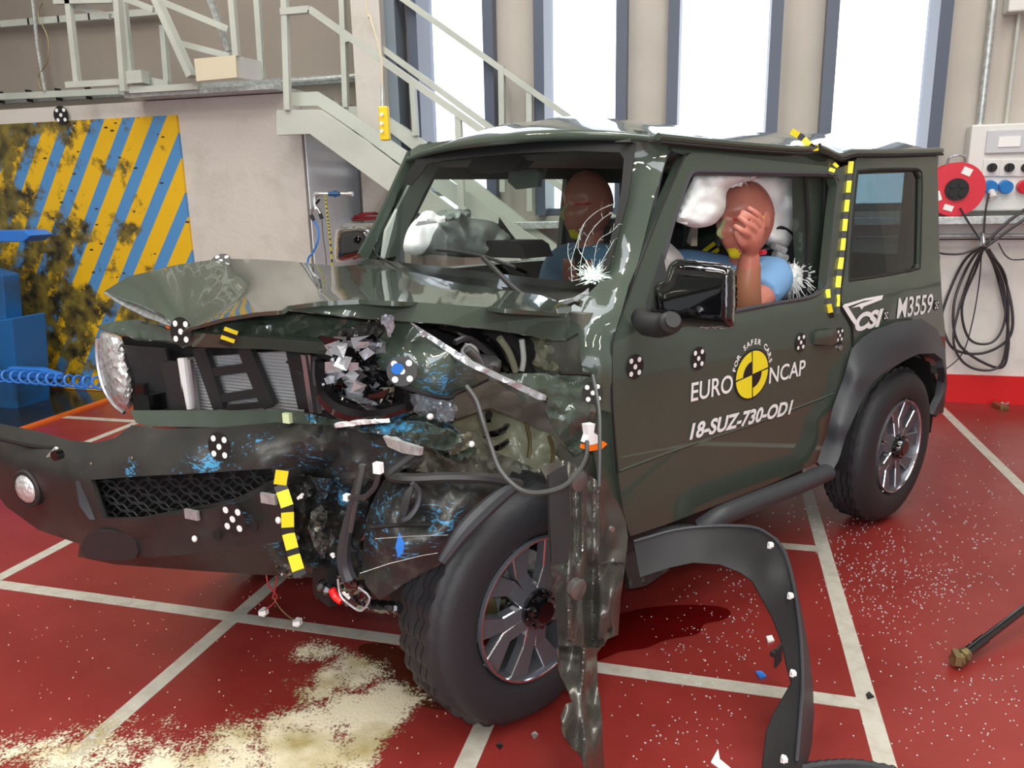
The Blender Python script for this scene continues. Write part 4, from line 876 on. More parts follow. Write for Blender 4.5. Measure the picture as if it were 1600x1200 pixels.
# dashboard, seats, steering wheel
D_ = empty('cabin'); D_.parent = CAR
bm = bmesh.new(); box(bm, (-.80, 0, .98), (.36, 1.22, .30)); o = simple('dashboard', bm, M['int'], D_, bevel=.05)
sheet('cowl_top_panel', mat('cowl_black', (.02, .022, .02), .3, 0, .4), CAR, [(575, 404, -.62), (700, 418, -.30), (850, 436, .25), (950, 442, .60), (940, 462, .60), (905, 472, .62), (800, 462, .3), (650, 438, -.25), (560, 412, -.60)], 'y', step=14, thick=.02)
sheet('instrument_hood', M['int'], D_, [(722, 384), (735, 376), (805, 377), (815, 384), (822, 404), (700, 400)], 'x', v=-.84, thick=.14, step=14)
bm = bmesh.new(); pts = []; Rm = Matrix.Rotation(-.45, 3, 'Y')
for i in range(37): a = 2*PI*i/36; pts.append(Vector((-1.08, .36, 1.02))+Rm @ Vector((0, .19*math.cos(a), .19*math.sin(a))))
tube(bm, pts, .016, 8, cap=False); box(bm, (-1.06, .36, 1.02), (.06, .16, .12)); simple('steering_wheel', bm, M['int'], D_)
for y in (.36, -.36):
    st = empty('front_seat'); st.parent = D_
    bm = bmesh.new(); box(bm, (-1.52, y, .70), (.50, .48, .20)); simple('cushion', bm, M['int'], st, bevel=.05)
    bm = bmesh.new(); box(bm, (-1.82, y, 1.02), (.16, .46, .62), R=Matrix.Rotation(-.2, 3, 'Y')); simple('backrest', bm, M['int'], st, bevel=.05)
    if y < 0:
        bm = bmesh.new(); box(bm, (-1.88, y, 1.46), (.10, .26, .16)); simple('headrest', bm, M['int'], st, bevel=.03)
# B pillars inside
sheet('left_b_pillar', G, CAR, [(1256, 268), (1300, 272), (1304, 300), (1288, 450), (1262, 466), (1258, 350)], 'y', v=.60, thick=.05, step=20)
seal('b_pillar_edge', [(1257, 270), (1262, 340), (1261, 400), (1256, 462)], .615, .010, M['dark'], CAR, 'y', close=False)
seal('b_pillar_edge', [(1288, 270), (1286, 340), (1278, 450)], .622, .005, M['dark'], CAR, 'y', close=False)
bm = bmesh.new(); box(bm, (-1.70, -.62, 1.30), (.12, .06, .60)); simple('right_b_pillar', bm, M['int'], CAR, smooth=False)
bm = bmesh.new(); box(bm, (-1.7, 0, 1.575), (1.75, 1.18, .02)); simple('headlining', bm, mat('grey_headlining', (.25, .26, .25), .8), CAR, smooth=False)
# inside rear-view mirror and camera housing
sheet('rear_view_mirror', M['int'], D_, [(738, 236), (800, 236), (816, 250), (806, 262), (790, 268), (735, 270), (730, 262), (740, 246)], 'x', v=-.80, thick=.06, step=14)
sheet('screen_bracket', mat('grey_glass_reflector', (.22, .27, .26), .4), D_, [(796, 266), (838, 264), (842, 272), (840, 292), (806, 296), (793, 284)], 'x', v=-1.0, thick=.02, step=14)
# wipers
for nm, pl, r in [('wiper_arm', [(818, 462), (800, 448), (780, 428), (755, 402)], .009), ('wiper_blade', [(682, 390), (720, 394), (760, 402), (805, 418)], .006), ('wiper_arm', [(628, 424), (612, 412), (590, 400), (582, 380)], .005)]:
    bm = bmesh.new(); tube(bm, spline([cp(x, y, wv(x, y)+.03, 'w') for x, y in pl], 5), r, 8); simple(nm, bm, M['black'], CAR)
sheet('wiper_arm_cover', M['gloss'], CAR, [(783, 448), (800, 450), (818, 462), (814, 466), (792, 462)], 'w', v=WV+.04, thick=.015, step=8)
sheet('torn_cowl_trim', M['chrome'], CAR, [(873, 472), (895, 466), (912, 456), (920, 450), (920, 460), (905, 468), (884, 476)], 'y', v=.62, thick=.004, cr=(8, .01, 2), step=6)

# ================================================================== CRUSHED FRONT
# bonnet: top and flank in one folded sheet
hood = [(163, 455, -.65), (200, 432, -.66), (280, 413, -.62), (345, 404, -.55), (400, 405, -.58), (450, 408, -.60), (530, 416, -.62), (575, 412, -.62), (650, 426, -.35), (760, 448, .10), (850, 462, .45), (893, 479, .655), (888, 490, .675), (760, 480, .68), (650, 472, .67), (560, 468, .655), (500, 471, .60), (450, 478, .52), (440, 485, .50), (400, 488, .38), (345, 498, .18), (292, 513, .02), (284, 520, -.02), (278, 512, -.05), (255, 492, -.16), (215, 474, -.40), (185, 464, -.56)]
flank = [(888, 490, .675), (760, 480, .68), (650, 472, .67), (560, 468, .655), (500, 471, .60), (450, 478, .52), (440, 485, .50), (500, 489, .62), (590, 499, .68), (690, 506, .69), (790, 518, .69), (868, 532, .685), (884, 532, .685), (892, 500, .68)]
def hood_fn(x, y):
    d = 0
    # creases fanning back from the pinched nose at (290,515)
    r = math.hypot(x-290, y-515); a = math.atan2(515-y, x-290)
    if x < 620:
        f = max(0, 1-abs(r-150)/190)
        d += f*.040*math.sin(a*5.2+.6)**2*(1 if a < 2.2 else .5)-f*.020
    d += .02*math.exp(-((x-640)/60)**2)*math.exp(-((y-440)/14)**2)
    return d*max(0, min(1, (600-x)/180)) if y > 455 or x > 560 else d
sheet('bonnet_flank', G, CAR, flank, 'y', step=9, thick=.008, sharp=50)
sheet('bonnet', G, CAR, hood, 'y', ctrl=[(500, 455, .45), (640, 457, .58), (780, 468, .62), (860, 477, .64), (560, 456, .54), (500, 440, .08), (640, 443, .22), (780, 458, .38), (560, 425, -.35), (300, 450, -.32), (230, 450, -.45), (345, 460, -.08), (400, 450, .0), (430, 466, .30)], fn=hood_fn, step=7, thick=.010, sharp=50)
sheet('bonnet_underside', M['galv'], CAR, [(163, 456, -.64), (190, 462, -.60), (230, 478, -.40), (262, 496, -.18), (280, 512, -.08), (262, 508, -.14), (225, 494, -.34), (190, 476, -.52)], 'y', v=None, thick=.006, cr=(25, .012, 1), step=9)
seal('bonnet_edge_seal', [(300, 512), (345, 500), (400, 490), (440, 487), (500, 491), (560, 498), (600, 502)], .35, .010, M['dark'], CAR, 'b', close=False)
# dark engine-bay filling
bm = bmesh.new(); box(bm, (-.02, -.12, .74), (.42, .86, .42)); simple('engine_block', bm, M['dark'], CAR, bevel=.03)
bm = bmesh.new(); box(bm, (-.44, .0, .82), (.05, 1.34, .60)); simple('firewall', bm, M['olive2'], CAR, smooth=False)
bm = bmesh.new(); box(bm, (-.12, -.66, .86), (.60, .03, .40)); simple('right_front_wing', bm, G, CAR, bevel=.01)
bm = bmesh.new(); box(bm, (0.0, -.5, .45), (1.0, .09, .12)); box(bm, (-.1, .40, .46), (.8, .09, .11)); simple('chassis_horn', bm, M['dark'], CAR, smooth=False)
bm = bmesh.new(); tube(bm, [(-.1, -.66, .35), (-.15, .55, .36)], .045, 12); simple('front_axle', bm, M['dark'], CAR)
# grille header (slam panel), buckled
sheet('front_header_panel', M['paint_scuffed'], CAR, [(150, 509, .26), (180, 502, .24), (215, 499, .24), (262, 511, .30), (290, 513, .34), (330, 502, .33), (400, 492, .34), (450, 489, .35), (500, 494, .37), (560, 502, .40), (600, 508, .42), (604, 518, .42), (560, 545, .40), (540, 556, .40), (495, 552, .39), (420, 541, .37), (350, 539, .36), (300, 540, .36), (286, 544, .36), (270, 534, .34), (215, 528, .30), (165, 516, .28)], 'b', ctrl=[(400, 515, .41), (500, 520, .42), (290, 525, .40)], cr=(55, .035, 4), step=8, thick=.008)
sheet('header_lower_lip', G, CAR, [(300, 520, .43), (420, 528, .44), (520, 536, .44), (540, 545, .43), (530, 556, .42), (420, 546, .41), (300, 542, .41)], 'b', step=12, thick=.01)
bm = bmesh.new(); blob(bm, cp(264, 509, .33, 'b'), (.010, .010, .010)); simple('amber_indicator', bm, M['orange'], CAR)
# cooling pack behind the missing grille
def rad_mat():
    m = mat('fin_core_aluminium', (.42, .44, .46), .5, .2); nt = m.node_tree; b = nt.nodes['Principled BSDF']
    tc = node(nt, 'ShaderNodeTexCoord'); wv_ = node(nt, 'ShaderNodeTexWave'); wv_.bands_direction = 'Z'; wv_.inputs['Scale'].default_value = 32
    bp = node(nt, 'ShaderNodeBump'); bp.inputs['Strength'].default_value = .8; bp.inputs['Distance'].default_value = .004
    nt.links.new(tc.outputs['Object'], wv_.inputs[0]); nt.links.new(wv_.outputs[1], bp.inputs['Height']); nt.links.new(bp.outputs[0], b.inputs['Normal']); return m
M['rad'] = rad_mat()
sheet('grille_shroud', M['black'], CAR, [(190, 525), (290, 540), (500, 545), (505, 660), (210, 645), (200, 590)], 'b', v=.20, step=30, thick=.02)
sheet('radiator_core', M['rad'], CAR, [(284, 560), (450, 549), (476, 552), (478, 644), (300, 645)], 'b', v=.262, step=30, thick=.02)
sheet('inner_duct_panel', M['int'], CAR, [(187, 540), (258, 545), (270, 600), (282, 640), (212, 640), (203, 580)], 'b', v=.285, step=20, thick=.01)
sheet('duct_box', M['black'], CAR, [(250, 566), (278, 568), (292, 640), (268, 642)], 'b', v=.31, step=20, thick=.03)
sheet('radiator_side_tube', M['white'], CAR, [(277, 560), (287, 560), (297, 640), (288, 640)], 'b', v=.31, step=10, thick=.012)
sheet('radiator_side_tube', M['alu'], CAR, [(290, 562), (297, 562), (308, 642), (301, 643)], 'b', v=.30, step=10, thick=.012)
sheet('radiator_tank', M['black'], CAR, [(446, 548), (470, 552), (484, 640), (466, 640)], 'b', v=.29, ctrl=[], cr=(30, .01, 2), step=10, thick=.02)
for q in ((470, 478), (481, 487)):
    sheet('tank_bead', M['alu'], CAR, [(q[0], 554), (q[1]-1, 556), (q[1]+12, 645), (q[0]+13, 645)], 'b', v=.31, step=10, thick=.012)
for pl in ([(300, 547), (320, 545), (350, 640), (333, 641)], [(370, 545), (390, 543), (428, 632), (414, 640), (406, 634)]):
    sheet('grille_upright', M['black'], CAR, pl, 'b', v=.30, step=14, thick=.02)
for pl in ([(318, 577), (386, 568), (392, 581), (324, 590)], [(334, 618), (404, 607), (412, 620), (340, 630)], [(352, 634), (420, 628), (424, 636), (354, 642)]):
    sheet('grille_crossbar', M['black'], CAR, pl, 'b', v=.298, step=14, thick=.015)
bm = bmesh.new(); box(bm, cp(235, 626, .31, 'b'), (.06, .08, .05), rz=.3); box(bm, cp(222, 612, .32, 'b'), (.03, .03, .05), rz=.8); simple('broken_bracket', bm, M['gloss'], CAR, smooth=False)
# right headlamp
HLr = empty('right_headlamp'); HLr.parent = CAR; HLr.name = 'headlamp'
def hl_fn(x, y):
    return .0
sheet('headlamp_lens', M['lens'], HLr, rnd([(158, 518), (188, 527), (199, 560), (208, 598), (206, 634), (192, 640), (172, 622), (157, 580), (153, 540)], 3), 'b', ctrl=[(158, 518, .23), (188, 527, .25), (206, 634, .27), (172, 622, .25), (153, 540, .22), (157, 580, .23), (208, 598, .27)], pil=(.07, 24), cr=(9, .008, 3), step=5, thick=.03)
seal('headlamp_rim', [(152, 530), (152, 560), (160, 600), (176, 630), (194, 645)], .24, .007, M['alu'], HLr, 'b', close=False)
# lower green valance
sheet('lower_valance', M['paint_scuffed'], CAR, [(203, 641, .36), (300, 641, .38), (400, 641, .39), (450, 640, .40), (482, 646, .40), (484, 668, .44), (440, 664, .44), (350, 668, .43), (230, 666, .40), (212, 660, .39)], 'b', step=10, thick=.02, cr=(60, .006, 3))
# bumper
bout = [(-100, 655, .33), (-20, 655, .35), (0, 662, .37), (60, 674, .40), (110, 688, .43), (150, 692, .44), (180, 684, .44), (206, 664, .42), (260, 670, .43), (340, 668, .44), (430, 660, .45), (520, 664, .46), (600, 676, .50), (646, 694, .55), (654, 712, .57), (640, 730, .56), (606, 738, .55), (566, 758, .52), (550, 795, .50), (544, 840, .48), (560, 880, .46), (572, 905, .45), (545, 908, .45), (480, 902, .44), (390, 897, .44), (300, 891, .43), (180, 882, .42), (122, 870, .40), (124, 850, .44), (60, 828, .42), (10, 792, .38), (-30, 740, .34), (-100, 720, .32)]
bhole = [(142, 750), (220, 744), (300, 740), (425, 732), (430, 752), (362, 782), (290, 798), (220, 810), (160, 810)]
def bump_fn(x, y):
    d = 0
    if x > 425:
        t = min(1, (x-425)/60); d += t*(crumple(x, y, 62, .030, 5)+crumple(x, y, 24, .006, 2))
    return d
bp_ = empty('front_bumper'); bp_.parent = CAR
sheet('bumper_skin', M['bumper'], bp_, [p for p in bout], 'b', holes=[bhole],
      ctrl=[(60, 710, .50), (110, 725, .52), (200, 712, .55), (300, 708, .56), (400, 700, .56), (200, 738, .56), (340, 732, .57), (420, 724, .56), (143, 780, .54), (100, 780, .52), (60, 770, .50), (15, 740, .46), (160, 826, .55), (300, 815, .555), (420, 780, .55), (430, 830, .54), (300, 860, .55), (200, 858, .55), (440, 880, .50), (130, 850, .50), (-40, 700, .42), (500, 690, .53), (540, 720, .50), (500, 800, .46), (480, 760, .44), (460, 850, .47)], fn=bump_fn, step=9, thick=.012, sharp=30)
# mesh grille
sheet('grille_backing', M['dark'], bp_, [(120, 735), (440, 720), (440, 765), (360, 795), (150, 822)], 'b', v=.46, step=40, thick=.01)
bm = bmesh.new()
def hexa(cx, cy, w_, h_):
    P = [cp(cx+w_*k, cy+h_*l-(cx-150)*.03, .50, 'b') for k, l in ((-1, 0), (-.5, -1), (.5, -1), (1, 0), (.5, 1), (-.5, 1), (-1, 0))]
    tube(bm, P, .0035, 5, cap=False)
for r in range(6):
    for c in range(10):
        cx = 150+c*33+(16.5 if r % 2 else 0); cy = 752+r*12.0
        if inside(cx, cy-(cx-150)*.03, [(150, 742), (430, 728), (436, 758), (360, 788), (220, 815), (150, 815)]): hexa(cx, cy, 20, 11)
simple('honeycomb_mesh', bm, M['black'], bp_)
sheet('grille_end_bevel', M['flare'], bp_, [(118, 752, .54), (146, 750, .52), (170, 812, .52), (140, 812, .555), (124, 790, .55)], 'b', step=14, thick=.01)
# plate mounting panel and its clips
sheet('plate_mounting_panel', M['bumper'], bp_, [(208, 812, .585), (330, 797, .59), (436, 766, .585), (444, 780, .58), (446, 845, .575), (330, 862, .585), (236, 872, .58), (212, 868, .57)], 'b', step=20, thick=.015, cr=(70, .008, 2))
for x, y in ((300, 804), (420, 779)):
    bm = bmesh.new(); P = cp(x, y, .60, 'b'); box(bm, P, (.008, .046, .026), rz=.43); simple('square_clip', bm, M['galv'], bp_, smooth=False)
for x, y in ((304, 842), (435, 813)):
    bm = bmesh.new(); blob(bm, cp(x, y, .60, 'b'), (.007, .009, .009)); simple('white_clip', bm, M['white'], bp_)
for x, y in ((340, 836), (397, 822)):
    bm = bmesh.new(); P = cp(x, y, .598, 'b'); tube(bm, [P, P+Vector((.004, .002, 0))], .014, 14); simple('plate_hole', bm, M['dark'], bp_)
sheet('lower_lip_step', M['black'], bp_, rnd([(134, 838, .565), (160, 830, .575), (205, 838, .585), (212, 872, .58), (160, 874, .57), (128, 866, .55)], 3), 'b', step=12, thick=.02)
# seam and bright nick on the right part, tow-hook screw
seal('bumper_groove', [(-40, 676), (20, 690), (60, 698), (88, 700)], .47, .008, M['dark'], bp_, 'b', close=False)
seal('bright_nick', [(88, 700), (76, 714), (65, 726)], .50, .006, M['galv'], bp_, 'b', close=False)
bm = bmesh.new(); P = cp(95, 709, .53, 'b'); tube(bm, [P, P+Vector((.02, .01, 0))], .016, 14); simple('bumper_bolt', bm, M['gloss'], bp_)
for i, (x, y) in enumerate(((142, 725), (206, 716), (336, 690))):
    bm = bmesh.new(); P = cp(x, y, .563, 'b'); blob(bm, P, (.003, .006, .005)); simple('mud_speck', bm, M['brass'], bp_)
# fog lamp
FG = empty('fog_lamp'); FG.parent = bp_
P = cp(46, 762, .50, 'b'); n = Vector((1, .46, 0)).normalized()
bm = bmesh.new(); tube(bm, [P-n*.04, P+n*.010, P+n*.014], [.062, .062, .058], 28); simple('fog_lamp_bezel', bm, M['black'], FG)
bm = bmesh.new(); R = Matrix((n, Vector((-n.y, n.x, 0)), Vector((0, 0, 1)))).transposed(); blob(bm, P+n*.008, (.022, .048, .048), R=R); simple('fog_lamp_lens', bm, M['lens'], FG)
# scuffs left by the blue barrier paint
def scuff(nm, pl, ax, m=None, cr=(12, .006, 1), parent=CAR, th=.002): return sheet(nm, m or M['bluepaint'], parent, pl, ax, step=6, thick=th, cr=cr)
def splash(x, y, L, W, ang, v, ax, seed, parent=CAR, m=None, n=7):
    """ragged smear: several short overlapping slivers lying on the surface"""
    rr = random.Random(seed); bm = bmesh.new(); ca, sa = math.cos(ang), math.sin(ang)
    for i in range(n):
        u = rr.uniform(-.5, .5)*L; t = rr.uniform(-.5, .5)*W; l = rr.uniform(.25, .6)*L; w_ = rr.uniform(.8, 2.2)*(W/10)
        a2 = ang+rr.uniform(-.25, .25); c2, s2 = math.cos(a2), math.sin(a2); cx, cy = x+u*ca-t*sa, y+u*sa+t*ca
        pts = [(cx-l/2*c2, cy-l/2*s2), (cx-s2*w_, cy+c2*w_), (cx+l/2*c2, cy+l/2*s2), (cx+s2*w_, cy-c2*w_)]
        f = [bm.verts.new(cp(px, py, v, ax)) for px, py in pts]; b = [bm.verts.new(cp(px, py, v-.004, ax)) for px, py in pts]
        bm.faces.new(f); bm.faces.new(b[::-1])
        for k in range(4): bm.faces.new((f[k], b[k], b[(k+1) % 4], f[(k+1) % 4]))
    return tag(simple('paint_smear', bm, m or M['bluepaint'], parent, smooth=False), None, None, None, None)

# torn left corner of the bumper: crushed core
sheet('crushed_core', M['grime'], CAR, [(430, 738, .50), (480, 745, .52), (545, 750, .54), (585, 748, .54), (575, 790, .50), (562, 850, .48), (570, 900, .46), (520, 906, .46), (470, 895, .48), (448, 840, .52), (436, 780, .52)], 'b', ctrl=[(500, 810, .50)], cr=(30, .060, 9), step=5, thick=.006, sharp=35)
sheet('torn_foil', M['foil'], CAR, [(486, 800, .56), (500, 790, .57), (512, 800, .57), (506, 830, .57), (516, 845, .57), (505, 872, .56), (492, 858, .57), (483, 830, .56)], 'b', cr=(7, .03, 2), step=4, thick=.003, sharp=20)
sheet('torn_foil', M['foil'], CAR, [(430, 885, .56), (450, 880, .57), (478, 892, .56), (474, 904, .55), (440, 902, .55)], 'b', cr=(6, .02, 4), step=4, thick=.003, sharp=20)

for i, (x, y) in enumerate(((518, 868), (470, 775), (541, 930))):
    bm = bmesh.new(); rr = random.Random(i)
    tube(bm, [cp(x+rr.uniform(-6, 6), y+rr.uniform(-6, 6), .58, 'b') for _ in range(4)], .004, 5); simple('white_fragment', bm, M['white'], CAR, smooth=False)
# hazard tape strip hanging down the torn edge
def tape(nm, pl, w_, ax, dash=3, thick=.0015, parent=CAR, cols=('yellow', 'tapeblack'), duty=.6, black=True):
    """pl: pixel points with v; strip of alternating pieces"""
    P = spline([cp(x, y, v, ax) for x, y, v in pl], 8)
    L = [0]
    for a, b in zip(P, P[1:]): L.append(L[-1]+(b-a).length)
    def at(s):
        for i in range(len(P)-1):
            if s <= L[i+1]: t = (s-L[i])/max(1e-9, L[i+1]-L[i]); return P[i]+(P[i+1]-P[i])*t
        return P[-1]
    n = max(2, int(L[-1]/dash)); bm = bmesh.new()
    for i in range(n):
        s0 = L[-1]*i/n; s1 = L[-1]*(i+duty)/n; s2 = L[-1]*(i+1)/n
        a, b, c = at(s0), at(s1), at(s2)
        nn = (CC-a).normalized()
        for (p, q, mi) in ((a, b, 0), (b, c, 1)):
            if (q-p).length < 1e-5 or (mi and not black): continue
            d = (q-p).normalized(); sd = d.cross(nn).normalized()*w_/2; k = nn*thick
            f = [bm.verts.new(z) for z in (p-sd+k, q-sd+k, q+sd+k, p+sd+k)]; g = [bm.verts.new(z) for z in (p-sd, q-sd, q+sd, p+sd)]
            bm.faces.new(f).material_index = mi; bm.faces.new(g[::-1]).material_index = mi
            for j in range(4): bm.faces.new((f[j], f[(j+1) % 4], g[(j+1) % 4], g[j])).material_index = mi
    return simple(nm, bm, [M[cols[0]], M[cols[1]]], parent, smooth=False)
tape('hazard_tape', [(441, 735, .60), (437, 756, .60), (448, 785, .60), (450, 830, .60), (455, 850, .60), (462, 880, .60), (470, 900, .60)], .030, 'b', dash=.050, duty=.72)
# tapes on the body side
tape('hazard_tape', [(1330, 252, .008), (1326, 290, .006), (1321, 340, .006), (1315, 400, .006), (1309, 450, .006), (1308, 490, .006)], .019, 'side', dash=.075, duty=.62)
tape('hazard_tape', [(1308, 256, .008), (1302, 262, .008), (1297, 272, .012)], .022, 'side', dash=.05)
tape('hazard_tape', [(1293, 452, .008), (1295, 475, .006), (1300, 497, .006)], .018, 'side', dash=.045)
tape('hazard_tape', [(1236, 205, .60), (1252, 214, .625), (1262, 224, .645), (1270, 232, .655), (1284, 228, .66)], .022, 'y', dash=.05)
tape('hazard_tape', [(362, 514, .47), (352, 540, .47)], .035, 'b', dash=.075, duty=.45)

# broken left headlamp area
LH = empty('left_headlamp'); LH.parent = CAR; LH.name = 'headlamp'
c0 = cp(552, 590, .46, 'b'); nb = Vector((1, .46, 0)).normalized(); sb = Vector((-nb.y, nb.x, 0)); ub = Vector((0, 0, 1))
sheet('headlamp_bowl', M['dark'], LH, rnd([(500, 540), (560, 510), (610, 520), (640, 580), (620, 640), (560, 655), (515, 630), (497, 585)], 3), 'b', v=.42, step=14, thick=.02, cr=(30, .02, 3))
bm = bmesh.new(); tube(bm, spline([cp(x, y, v, 'b') for x, y, v in ((500, 562, .50), (503, 590, .51), (513, 618, .52), (535, 638, .53), (565, 648, .54), (600, 647, .54), (640, 636, .54))], 6), [.016+.012*math.sin(PI*i/36) for i in range(37)], 10); simple('headlamp_rim', bm, M['gloss'], LH)

bm = bmesh.new(); rr = random.Random(11)
for i in range(60):
    x = rr.uniform(508, 600); y = rr.uniform(525, 635)
    if not inside(x, y, [(505, 550), (560, 520), (600, 520), (590, 600), (600, 640), (540, 640), (510, 600)]): continue
    v = rr.uniform(.46, .54); s = rr.uniform(6, 18); a = rr.uniform(0, 6.3)
    pts = [cp(x+s*math.cos(a+k), y+s*math.sin(a+k)*.8, v+rr.uniform(-.02, .02), 'b') for k in (0, 1.5, 3.0, 4.3)]
    f = [bm.verts.new(p) for p in pts]; g = [bm.verts.new(p-nb*.003) for p in pts]
    bm.faces.new((f[0], f[1], f[2])); bm.faces.new((f[0], f[2], f[3])); bm.faces.new(g[::-1])
    for j in range(4): bm.faces.new((f[j], g[j], g[(j+1) % 4], f[(j+1) % 4]))
    for q in bm.faces[-7:] if False else []: pass
tag(simple('shattered_reflector', bm, M['chrome'], LH, smooth=False), None, None, None, 'stuff')
bm = bmesh.new()
for i in range(45):
    x = rr.uniform(506, 605); y = rr.uniform(520, 640); s = rr.uniform(10, 26); a = rr.uniform(0, 6.3); v = rr.uniform(.44, .53)
    pts = [cp(x+s*math.cos(a+k), y+s*math.sin(a+k)*.6, v+rr.uniform(-.03, .03), 'b') for k in (0, 2.1, 3.6)]
    f = [bm.verts.new(p) for p in pts]; g = [bm.verts.new(p-nb*.003) for p in pts]; bm.faces.new(f); bm.faces.new(g[::-1])
    for j in range(3): bm.faces.new((f[j], g[j], g[(j+1) % 3], f[(j+1) % 3]))
tag(simple('black_shards', bm, M['gloss'], LH, smooth=False), None, None, None, 'stuff')
sheet('torn_shroud', M['foil'], LH, [(500, 535, .42), (530, 518, .44), (570, 503, .46), (598, 500, .48), (606, 516, .48), (575, 530, .47), (548, 545, .46), (510, 550, .44)], 'b', cr=(18, .05, 3), step=4, thick=.004, sharp=30)
sheet('metal_tab', M['chrome'], LH, [(600, 490, .55), (612, 492, .56), (616, 505, .56), (612, 520, .56), (606, 528, .55), (603, 512, .55), (596, 503, .55)], 'b', cr=(5, .012, 3), step=3, thick=.004)
# tangle of black and grey linkage and hoses in the gap beside the lamp
for i, (pl, v, r, mm) in enumerate([([(500, 560), (498, 600), (505, 640)], .46, .010, 'black'), ([(492, 556), (493, 600), (500, 645)], .44, .012, 'dark'), ([(556, 545), (575, 590), (590, 640)], .45, .014, 'gloss'), ([(590, 530), (600, 560), (605, 600), (600, 630)], .45, .018, 'olive'), ([(520, 560), (545, 590), (575, 600)], .47, .010, 'alu')]):
    bm = bmesh.new(); tube(bm, spline([cp(x, y, v, 'b') for x, y in pl], 5), r, 8); simple('lamp_stay', bm, M[mm], LH)

# torn wing flap with the big target
flap = [(570, 561, .58), (588, 535, .60), (609, 507, .60), (625, 497, .60), (641, 507, .62), (690, 540, .68), (732, 567, .72), (781, 590, .74), (853, 621, .76), (846, 628, .76), (823, 630, .74), (790, 606, .72), (765, 590, .69), (740, 602, .69), (712, 614, .70), (700, 622, .71), (667, 616, .70), (612, 597, .64), (577, 578, .60)]
sheet('torn_wing_flap', M['paint_scuffed'], CAR, flap, 'y', ctrl=[(640, 555, .68), (700, 585, .735), (620, 540, .65)], cr=(90, .02, 7), step=7, thick=.004, sharp=30)
sheet('bent_wing_edge', M['chrome'], CAR, [(641, 503, .64), (650, 508, .65), (735, 562, .74), (782, 585, .76), (854, 618, .78), (853, 626, .78), (840, 624, .78), (778, 593, .765), (730, 571, .745), (660, 523, .66)], 'y', cr=(20, .008, 3), step=5, thick=.004)
bm = bmesh.new(); tube(bm, spline([cp(x, y, v+.004) for x, y, v in flap[12:19]], 4), .006, 6); simple('torn_edge', bm, M['dark'], CAR)

# inner side of the wing, beige apron, wheelhouse
sheet('wing_inner_face', M['olive2'], CAR, [(765, 592, .70), (825, 631, .74), (850, 627, .745), (860, 645, .73), (912, 690, .72), (892, 708, .70), (864, 680, .68), (812, 655, .66), (765, 637, .64), (712, 655, .64), (705, 636, .66), (716, 612, .69), (740, 602, .69)], 'y', cr=(60, .02, 5), step=8, thick=.004)
sheet('inner_apron', M['olive'], CAR, [(690, 660, .46), (720, 645, .50), (768, 630, .50), (860, 670, .56), (910, 700, .60), (930, 730, .60), (900, 760, .58), (840, 745, .56), (800, 725, .52), (760, 700, .48), (710, 690, .46)], 'y', ctrl=[(820, 690, .50), (770, 660, .46)], cr=(60, .022, 8), step=6, thick=.006)
seal('apron_rust_seam', [(822, 660), (828, 690), (826, 715)], .56, .006, M['brass'], CAR, 'y', close=False)
seal('apron_rust_seam', [(858, 682), (864, 705), (862, 730)], .575, .006, M['brass'], CAR, 'y', close=False)
bm = bmesh.new(); P = cp(763, 648, .52); tube(bm, [P, P+Vector((0, .004, 0))], .012, 14); simple('apron_hole', bm, M['dark'], CAR)
sheet('wheelhouse_liner', M['olive2'], CAR, [(700, 668, .50), (740, 675, .52), (770, 705, .56), (830, 730, .60), (850, 745, .62), (830, 760, .62), (780, 745, .60), (730, 745, .56), (640, 735, .50), (650, 700, .48)], 'y', cr=(30, .03, 3), step=7, thick=.004)
bm = bmesh.new(); pts = []
for i in range(60): a = i*.55; pts.append(cp(765, 715, .42)+Vector((.055*math.cos(a), .055*math.sin(a), -.10+.004*i)))
tube(bm, pts, .010, 6); simple('coil_spring', bm, M['gloss'], CAR)
sheet('spring_tower', M['olive2'], CAR, [(640, 690), (700, 690), (780, 700), (790, 740), (640, 742)], 'y', v=.36, step=14, thick=.01, cr=(30, .03, 6))
seal('dark_opening', [(700, 722), (712, 705), (740, 702), (770, 712), (780, 738)], .50, .012, M['gloss'], CAR, 'y', close=False)
# rear remnant of the wing
sheet('rear_wing_remnant', G, CAR, [(781, 584, .72), (840, 583, .71), (905, 585, .71), (925, 587, .72), (936, 612, .745), (930, 650, .755), (919, 680, .76), (916, 700, .76), (906, 708, .76), (896, 712, .755), (890, 704, .75), (880, 690, .75), (862, 662, .75), (852, 640, .75), (856, 622, .76), (830, 606, .75)], 'y', ctrl=[(880, 600, .755), (900, 640, .775)], cr=(50, .02, 6), step=7, thick=.004)
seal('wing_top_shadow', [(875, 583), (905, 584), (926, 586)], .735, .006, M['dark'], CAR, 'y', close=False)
sheet('wing_strip', G, CAR, [(936, 600), (957, 600), (958, 650), (965, 738), (980, 838), (960, 835), (940, 790), (930, 720), (925, 690), (934, 640)], 'y', v=.72, step=12, thick=.01)
